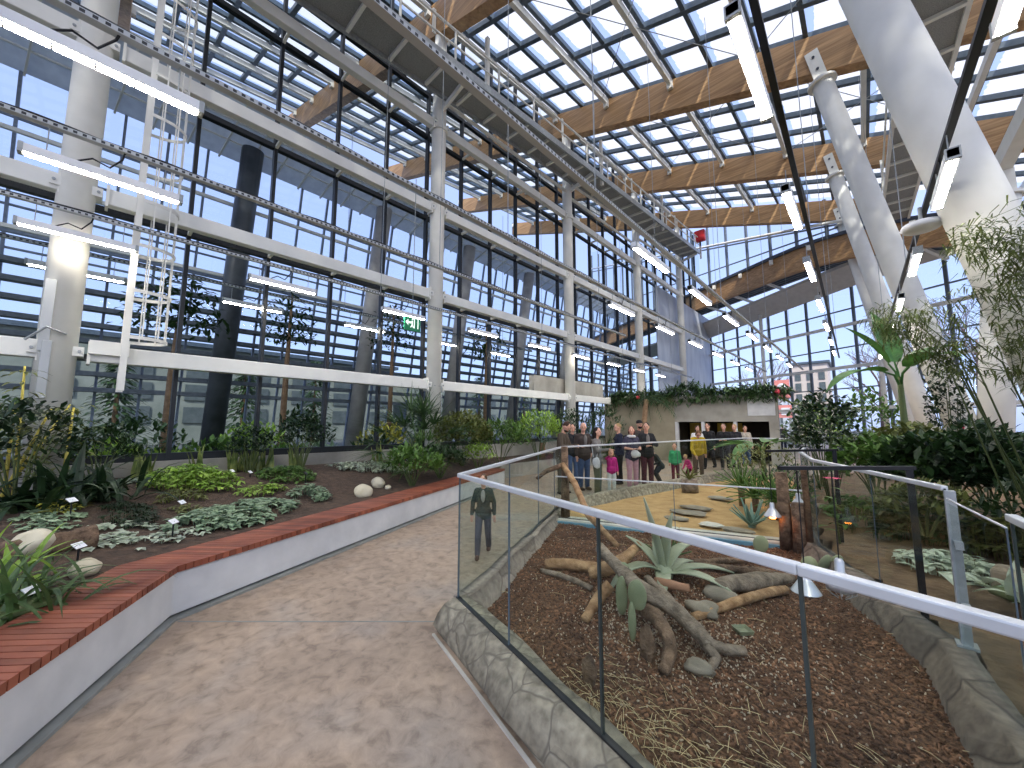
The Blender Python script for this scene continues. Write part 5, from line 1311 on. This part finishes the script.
# one pink bloom beyond the gallows
q = G(832,479,.98); t = thing('hibiscus', (q.x,q.y,.06), 'slim plant with one big pink bloom under the black gallows beam', 'plant')
MB().path([(q.x+.03,q.y,.06),(q.x,q.y+.03,.6),q],[.014,.011,.007],6).build('stem','stem_green',t,True)
m = MB()
for k in range(6): m.leaf(q, V((math.cos(k*1.05),math.sin(k*1.05),.45)), .11, .1, .5, 3)
m.build('flower','flower_pink',t); m = MB()
for k in range(26): m.leaf(V((q.x+random.gauss(0,.07),q.y+random.gauss(0,.07),random.uniform(.3,.95))), V((math.cos(k*2.4),math.sin(k*2.4),.3)), .16, .07, .7, 2)
m.build('foliage','leaf_mid',t)
# ------------------------------------------------------------------ people
CLOTH = {}
def cloth(c):
    k = 'cloth_%d_%d_%d' % c
    if k not in MATS: mat(k, tuple(int(v*.9) for v in c), c, 12, .85, bump=.15, bscale=40)
    return k
mat('skin', (196,146,122), (214,166,142), 20, .55)
mat('plaid', (96,40,50), (40,34,40), 30, .85)
mat('eye_dark', (30,24,22), None, 5, .2)
def capsule(m, p, q, r1, r2=None, n=10, flat=1.0):
    p, q = V(p), V(q); r2 = r1 if r2 is None else r2
    d = q-p
    if d.length < 1e-5: d = V((0,0,1e-4)); q = p+d
    d.normalize(); P, R = [], []
    for k in range(4): a = PI/2*k/4; P.append(p-d*r1*math.cos(a)); R.append(max(.001,r1*math.sin(a)))
    P.append(p); R.append(r1); P.append(q); R.append(r2)
    for k in range(1,5): a = PI/2*k/4; P.append(q+d*r2*math.sin(a)); R.append(max(.001,r2*math.cos(a)))
    return m.path(P, R, n, flat)
def skin_over(mb, name, m, parent, voxel, smooth=3):
    """union of limbs into one continuous surface"""
    me = bpy.data.meshes.new('tmp'); me.from_pydata([tuple(v) for v in mb.v], [], mb.f)
    o = bpy.data.objects.new('tmp', me); C.objects.link(o)
    r = o.modifiers.new('r','REMESH'); r.mode = 'VOXEL'; r.voxel_size = voxel; r.use_smooth_shade = True
    s = o.modifiers.new('s','SMOOTH'); s.factor = .5; s.iterations = smooth
    dg = bpy.context.evaluated_depsgraph_get(); ev = o.evaluated_get(dg)
    out = bpy.data.meshes.new_from_object(ev, depsgraph=dg); out.name = name
    bpy.data.objects.remove(o); bpy.data.meshes.remove(me)
    out.materials.clear(); out.materials.append(MATS[m]); out.polygons.foreach_set('use_smooth',[True]*len(out.polygons))
    c = bpy.data.objects.new(name, out); C.objects.link(c); c.parent = parent; return c
ARMS = {'down': ((.235,-.03,1.14),(.25,.05,.89),(.25,.10,.72)), 'rail': ((.24,.08,1.15),(.16,.34,1.2),(.13,.45,1.2)), 'hold': ((.25,0,1.15),(.12,.25,1.12),(.02,.3,1.14)),
        'face': ((.25,.16,1.22),(.10,.25,1.5),(.06,.26,1.6)), 'up': ((.25,.16,1.42),(.16,.4,1.55),(.12,.52,1.62)), 'point': ((.24,.16,1.2),(.2,.42,1.28),(.18,.56,1.32)),
        'pocket': ((.28,-.06,1.15),(.24,.06,.96),(.17,.1,.88)), 'cross': ((.25,.08,1.14),(.04,.24,1.2),(-.08,.22,1.22)), 'knee': ((.22,.2,1.1),(.14,.42,.98),(.1,.5,.9))}
def person(p, h, face, label, top, legs, shoes, hair, arms=('down','down'), lean=0.0, nod=0.0, turn=0.0, style='short', stride=0.0, skirt=None, crouch=0.0, bulk=1.0, extra=(), child=False, cap=None, shoes_m=None, sleeves=True, beard=False):
    """standing figure facing the direction face (degrees from +X)"""
    s = h/1.75; t = thing('person', p, label, 'person', rz=math.radians(face)-PI/2); hs = 1.25 if child else 1.0
    piv = V((0,0,.95)); RL = Matrix.Rotation(-lean,3,'X')
    dn = crouch*.45
    def B(q): q = V(q); return (piv + RL @ (q-piv) - V((0,dn*.25,dn)))*s
    def Lg(q): return V(q)*s
    body, coat, pant, shoe = MB(), MB(), MB(), MB(); b = bulk
    def torso(m, e, low):
        capsule(m, B((-.055,0,low)), B((.055,0,low)), (.125*b+e)*s)
        for sg in (-1,1):
            capsule(m, B((sg*.06*b,0,1.06)), B((sg*.085*b,.0,1.3)), (.092*b+e)*s, (.096*b+e)*s)
        capsule(m, B((-.128*b,-.01,1.4)), B((.128*b,-.01,1.4)), (.056+e)*s)
    torso(body, 0, .96)
    capsule(body, B((0,-.01,1.42)), B((0,.01,1.55)), .052*s)
    hc = B((0,.02,1.56)); HR = RL @ Matrix.Rotation(turn,3,'Z') @ Matrix.Rotation(-nod,3,'X')
    def Hd(q): return hc + HR @ (V(q)*s*hs)
    body.blob(Hd((0,0,.085)), (.076*s*hs,.096*s*hs,.112*s*hs), amp=0, nu=18, nv=12, R=HR)
    body.blob(Hd((0,.032,.015)), (.056*s*hs,.066*s*hs,.06*s*hs), amp=0, R=HR)
    body.blob(Hd((0,.1,.065)), (.013*s*hs,.024*s*hs,.026*s*hs), amp=0, nu=8, nv=6, R=HR)
    for sg in (-1,1): body.blob(Hd((sg*.078,0,.07)), (.012*s*hs,.024*s*hs,.034*s*hs), amp=0, nu=8, nv=6, R=HR)
    for sg, md in zip((-1,1), arms):
        e_, w_, h_ = [V((sg*q[0],q[1],q[2])) for q in ARMS[md]]
        sh = V((sg*.172*b,-.01,1.4))
        for m, e, wr in ((body,0,1.0),(coat,.013,.93)):
            capsule(m, B(sh), B(e_), (.052+e)*s, (.043+e)*s); 
            if m is body or sleeves: capsule(m, B(e_), B(e_.lerp(w_,wr)), (.042+e)*s, (.029+e)*s)
        d = (h_-w_).normalized(); x = d.cross(V((0,0,1)));  x = V((1,0,0)) if x.length < .2 else x.normalized(); u = x.cross(d)
        body.blob(B(w_+d*.05), (.038*s,.02*s,.05*s), amp=0, nu=10, nv=7, R=RL @ Matrix((x,u,d)).transposed())
        for k in range(4):
            f0 = w_+d*.085+x*(-.027+.018*k); L = (.06,.072,.066,.05)[k]
            capsule(body, B(f0), B(f0+d*L*.55-u*.006), .0085*s, n=6); capsule(body, B(f0+d*L*.55-u*.006), B(f0+d*L-u*.022), .008*s, .007*s, n=6)
        th = w_+d*.03+x*(-sg*.035); capsule(body, B(th), B(th+d*.045-x*(sg*.022)), .01*s, .008*s, n=6)
    for sg in (-1,1):
        st = stride*sg; hip = B((sg*.09,0,.93))
        kn = Lg((sg*.1, st*.5+.02+crouch*.42, .5-dn*.25)); an = Lg((sg*.105, st-(.06 if st < 0 else 0)-crouch*.05, .09+(.05 if st < -.1 else 0)))
        for m, e in ((body,0),(pant,.02)):
            capsule(m, hip, kn, (.088*b+e)*s, (.056+e)*s); capsule(m, kn, an if m is body else kn.lerp(an,.96), (.056+e)*s, (.038+e*1.3)*s)
        f = an+V((0,.07,-.05))*s
        capsule(body, an, f, .038*s, .03*s)
        shoe.blob(an+V((0,.055,-.048))*s, (.052*s,.145*s,.042*s), amp=0, nu=14, nv=8); capsule(shoe, an+V((0,0,.01)), an+V((0,.0,-.04))*s, .05*s, .048*s)
    torso(coat, .017, .97 if not skirt else 1.0)
    capsule(coat, B((-.05,0,.9)), B((.05,0,.9)), (.13*b+.02)*s)
    capsule(pant, B((-.05,0,.93)), B((.05,0,.93)), (.122*b+.018)*s)
    vx = .0095*s if h > 1.3 else .009*s
    bo = skin_over(body, 'body', 'skin', t, vx, 2)
    skin_over(coat, 'jacket', top, t, .014*s, 3)
    skin_over(pant, 'trousers', legs, t, .014*s, 3)
    skin_over(shoe, 'shoes', shoes, t, .012*s, 2)
    if skirt:
        k = MB(); r0, r1, z1, mm = skirt; k.lathe([(r0*s,B((0,0,1.0)).z),(r0*1.25*s,(.85-dn)*s),(r1*s,z1*s),(r1*.96*s,z1*s),(r0*s,.9*s)],(0,B((0,0,.95)).y,0),24).build('skirt',mm,t,True)
    hr = MB(); hr.blob(Hd((0,-.018,.112)), (.083*s*hs,.094*s*hs,.094*s*hs), 5, .08, 18, 12, R=HR)
    if style == 'long':
        capsule(hr, Hd((0,-.05,.09)), Hd((0,-.085,-.17)), .078*s*hs, .06*s*hs)
        for sg in (-1,1): capsule(hr, Hd((sg*.07,-.01,.09)), Hd((sg*.075,-.01,-.12)), .026*s*hs, .022*s*hs)
    elif style == 'bob':
        capsule(hr, Hd((0,-.045,.09)), Hd((0,-.06,.0)), .08*s*hs, .07*s*hs)
        for sg in (-1,1): capsule(hr, Hd((sg*.07,-.005,.09)), Hd((sg*.072,0,.0)), .028*s*hs, .026*s*hs)
    elif style == 'tied': hr.blob(Hd((0,-.11,.1)), .045*s*hs, 3, .1)
    if style == 'bald':
        hr = MB()
        for sg in (-1,1): hr.blob(Hd((sg*.066,-.035,.07)), (.02*s,.05*s,.035*s), 2, .1, R=HR)
        hr.blob(Hd((0,-.085,.06)), (.05*s,.022*s,.04*s), 2, .1, R=HR)
    skin_over(hr, 'hair', hair, t, .009*s, 2)
    if beard:
        bd = MB().blob(Hd((0,.045,-.005)), (.058*s,.062*s,.05*s), 4, .1, R=HR); skin_over(bd,'beard',hair,t,.009*s,1)
    if cap:
        c = MB().blob(Hd((0,-.005,.135)), (.09*s*hs,.104*s*hs,.075*s*hs), 0, 0, 18, 10, R=HR); c.blob(Hd((0,.12,.125)), (.065*s*hs,.07*s*hs,.009*s), 0, 0, 14, 6, R=HR); skin_over(c,'cap',cap,t,.008*s,1)
    e = MB()
    for sg in (-1,1): e.blob(Hd((sg*.031,.092,.085)), (.012*s*hs,.008*s*hs,.008*s*hs), amp=0, nu=8, nv=6, R=HR)
    e.build('eyes','eye_dark',None,True).parent = t
    mo = MB().blob(Hd((0,.096,.012)), (.022*s*hs,.007*s*hs,.006*s*hs), amp=0, nu=8, nv=6, R=HR).build('mouth','flower_red',None,True); mo.parent = t
    for kind, c in extra:
        m = MB()
        if kind == 'shoulder_bag':
            m.blob(B((.26,.05,.86)), (.035*s,.1*s,.14*s), 3, .3); m.path([B((.24,.05,1.0)),B((.16,.1,1.25)),B((.08,0,1.45)),B((.12,-.1,1.3)),B((.22,-.04,1.0))],.012*s,6)
        elif kind == 'waist_bag': m.blob(B((0,.2,.98)), (.14*s,.06*s,.1*s), 4, .35)
        elif kind == 'backpack': m.blob(B((0,-.21,1.2)), (.15*s,.1*s,.23*s), 0, .05); m.path([B((.11,-.15,1.35)),B((.12,-.02,1.47)),B((.12,.13,1.3)),B((.13,-.1,1.08))],.016*s,6); m.path([B((-.11,-.15,1.35)),B((-.12,-.02,1.47)),B((-.12,.13,1.3)),B((-.13,-.1,1.08))],.016*s,6)
        elif kind == 'scarf':
            m.path([B((.09*math.cos(a),.09*math.sin(a),1.47)) for a in [2*PI*k/12 for k in range(13)]],.035*s,8)
        elif kind == 'phone': m.box(B((.0,.36,1.6)),(.08*s,.012*s,.15*s))
        elif kind == 'paper': m.box(B((-.02,.36,1.2)),(.22*s,.012*s,.3*s),R=Matrix.Rotation(.9,3,'X'))
        elif kind == 'shirt': m.blob(B((0,.105,1.3)), (.05*s,.04*s,.14*s),0,0)
        if kind in ('phone','paper'):
            nm = 'held_' + kind
        else: nm = kind
        o = m.build(nm, c, None, True); o.parent = t
    return t
K = cloth
hb, hd, hl, hg = K((70,50,36)), K((34,26,22)), K((170,140,96)), K((120,110,100))
blk, nav, jean, olv, gry = K((30,30,34)), K((34,40,62)), K((72,92,126)), K((104,104,80)), K((120,116,112))
wht, pnk, mag, grn, yel, mar = K((226,226,224)), K((196,150,160)), K((186,36,124)), K((62,160,106)), K((196,166,38)), K((104,28,54))
brn, dbr = K((82,70,56)), K((58,48,44))
ft = lambda x, y: G(x,y,0)
CAM_AZ = lambda p: math.degrees(math.atan2(-p.y,-p.x))
def fc(p, d=0): return CAM_AZ(p)+d
p = ft(562,494); person(p,1.80,fc(p,65),'bearded man in a brown jacket at the left end of the visitors',brn,K((96,88,72)),blk,hb,('rail','rail'),lean=.12,nod=.5,beard=True)
p = ft(584,490); person(p,1.76,fc(p,35),'bald man in a dark brown jacket and blue jeans',dbr,jean,K((90,70,56)),hg,('pocket','down'),style='bald',nod=.1,turn=-.5,extra=(('shirt',gry),),bulk=1.08)
p = ft(573,483); person(p,1.72,fc(p,30),'person in dark clothes and jeans half hidden behind the bearded man',blk,jean,blk,hd,('pocket','down'),turn=-.4)
p = ft(598,496); person(p,1.64,fc(p,75),'woman with long dark hair, grey top and olive trousers resting a hand on the railing',gry,olv,K((110,92,70)),hd,('down','rail'),style='long',turn=-.3,extra=(('shoulder_bag',wht),))
p = ft(612,493); person(p,1.06,fc(p,15),'small girl in a magenta dress and white tights',mag,wht,wht,hl,('down','up'),style='bob',child=True,skirt=(.16,.28,.5,mag))
p = ft(620,484); person(p,1.74,fc(p,-75),'blond man in a navy jacket seen from the side with a backpack',nav,blk,blk,hl,('hold','hold'),turn=.2,extra=(('backpack',blk),))
p = ft(641,482); person(p,1.84,fc(p,25),'tall man wearing a dark cap behind the woman in pink',K((66,58,54)),blk,blk,hd,('down','hold'),cap=blk,beard=True)
p = ft(633,489); person(p,1.66,fc(p,30),'woman with short dark red hair, dark vest and pink trousers',K((62,60,78)),pnk,K((90,50,56)),K((84,34,34)),('hold','hold'),style='bob',sleeves=False,extra=(('waist_bag',wht),('scarf',wht)),turn=-.5)
p = ft(648,487); person(p,1.76,fc(p,25),'laughing person in black with tied hair and plaid trousers',blk,'plaid',blk,hd,('cross','hold'),style='tied',turn=-.5,extra=(('shirt',gry),))
p = ft(660,484); person(p,1.2,fc(p,-70),'dark clothed child bending forward beside the laughing person',K((46,54,54)),K((40,46,52)),blk,hb,('hold','knee'),lean=.5,child=True,crouch=.35)
p = ft(676,482); person(p,1.12,fc(p,0),'child in a green jacket and maroon trousers',grn,mar,mar,hb,('down','down'),child=True)
p = ft(699,479); person(p,1.6,fc(p,10),'woman in a yellow top bending over the small child in pink',yel,K((110,92,76)),K((60,66,60)),K((120,88,60)),('down','knee'),lean=.35,nod=.6,style='bob',skirt=(.17,.24,.5,K((112,96,82))))
p = ft(690,481); person(p,.86,fc(p,-60),'toddler in a pink jacket and dark red trousers',K((232,72,140)),mar,blk,hl,('hold','knee'),child=True,lean=.35,crouch=.3)
p = ft(699,469); person(p,1.66,fc(p,25),'woman in a white jacket with dark hair before the doorway',wht,blk,blk,hd,('hold','down'),style='bob')
p = ft(710,469); person(p,1.76,fc(p,-25),'man in a black shirt striding before the doorway',blk,blk,blk,hd,('down','hold'),stride=.16)
p = ft(726,470); person(p,1.74,fc(p,-10),'person in black standing before the right doorway, left of a pair',blk,blk,K((150,140,130)),hb,('hold','hold'))
p = ft(737,469); person(p,1.72,fc(p,-30),'person in black standing before the right doorway, right of a pair',K((44,44,50)),blk,blk,hl,('down','hold'))
p = ft(747,466); person(p,1.66,fc(p,20),'visitor in pale top and blue jeans at the right doorway',K((190,180,164)),jean,blk,hd,('down','down'))
p = ft(784,452); person(p,1.74,fc(p,160),'distant visitor in a dark coat near the end wall',K((56,58,66)),nav,blk,hd,('down','down'))
p = ft(483,556); person(p,1.04,fc(p,-5),'child in dark green jacket walking on the path behind the glass corner',K((52,64,60)),K((84,82,92)),K((84,58,50)),K((92,66,46)),('down','down'),child=False,stride=.2,turn=-.2,bulk=.86,extra=(('shirt',K((168,164,156))),))
SKY_V, SKY_S, SUN_E, EXPO = .42, 0.95, 2.8, 0.6
# ------------------------------------------------------------------ daylight and camera
sc = bpy.context.scene
w = bpy.data.worlds.new('sky'); sc.world = w; w.use_nodes = True; nt = w.node_tree; nt.nodes.clear()
out = nt.nodes.new('ShaderNodeOutputWorld'); bg = nt.nodes.new('ShaderNodeBackground')
sky = nt.nodes.new('ShaderNodeTexSky'); sky.sky_type = 'NISHITA'; sky.sun_disc = False; sky.sun_elevation = math.radians(40); sky.sun_rotation = math.radians(130); sky.air_density = 1.0; sky.dust_density = 1.6; sky.ozone_density = 1.5
hs = nt.nodes.new('ShaderNodeHueSaturation'); hs.inputs['Saturation'].default_value = 1.0; hs.inputs['Value'].default_value = SKY_V
mx = nt.nodes.new('ShaderNodeMix'); mx.data_type = 'RGBA'; mx.inputs[0].default_value = .86; mx.inputs[7].default_value = (.46,.56,.96,1)
nt.links.new(sky.outputs[0], hs.inputs['Color']); nt.links.new(hs.outputs[0], mx.inputs[6]); nt.links.new(mx.outputs[2], bg.inputs[0]); bg.inputs[1].default_value = SKY_S
nt.links.new(bg.outputs[0], out.inputs[0])
sun = bpy.data.lights.new('sun','SUN'); sun.energy = SUN_E; sun.angle = math.radians(3.0); sun.color = (1,.93,.82)
so = bpy.data.objects.new('sun', sun); C.objects.link(so)
so.rotation_euler = V((.45,-.62,.78)).to_track_quat('Z','Y').to_euler(); so.location = (20,-30,40)
cam = bpy.data.cameras.new('camera'); co = bpy.data.objects.new('camera', cam); C.objects.link(co)
cam.sensor_width = 36; cam.lens = F_PX/1024*36; cam.clip_start = .05; cam.clip_end = 400
co.location = (0,0,EYE); co.rotation_euler = Matrix((RT, UP, -FW)).transposed().to_euler()
sc.camera = co
sc.view_settings.view_transform = 'Standard'; sc.view_settings.look = 'None'; sc.view_settings.gamma = 1; sc.view_settings.use_curve_mapping = False
sc.view_settings.exposure = EXPO
sc.cycles.transparent_max_bounces = 32; sc.cycles.max_bounces = 8; sc.cycles.diffuse_bounces = 4; sc.cycles.glossy_bounces = 4
sc.cycles.sample_clamp_indirect = 8; sc.cycles.caustics_reflective = False; sc.cycles.caustics_refractive = False
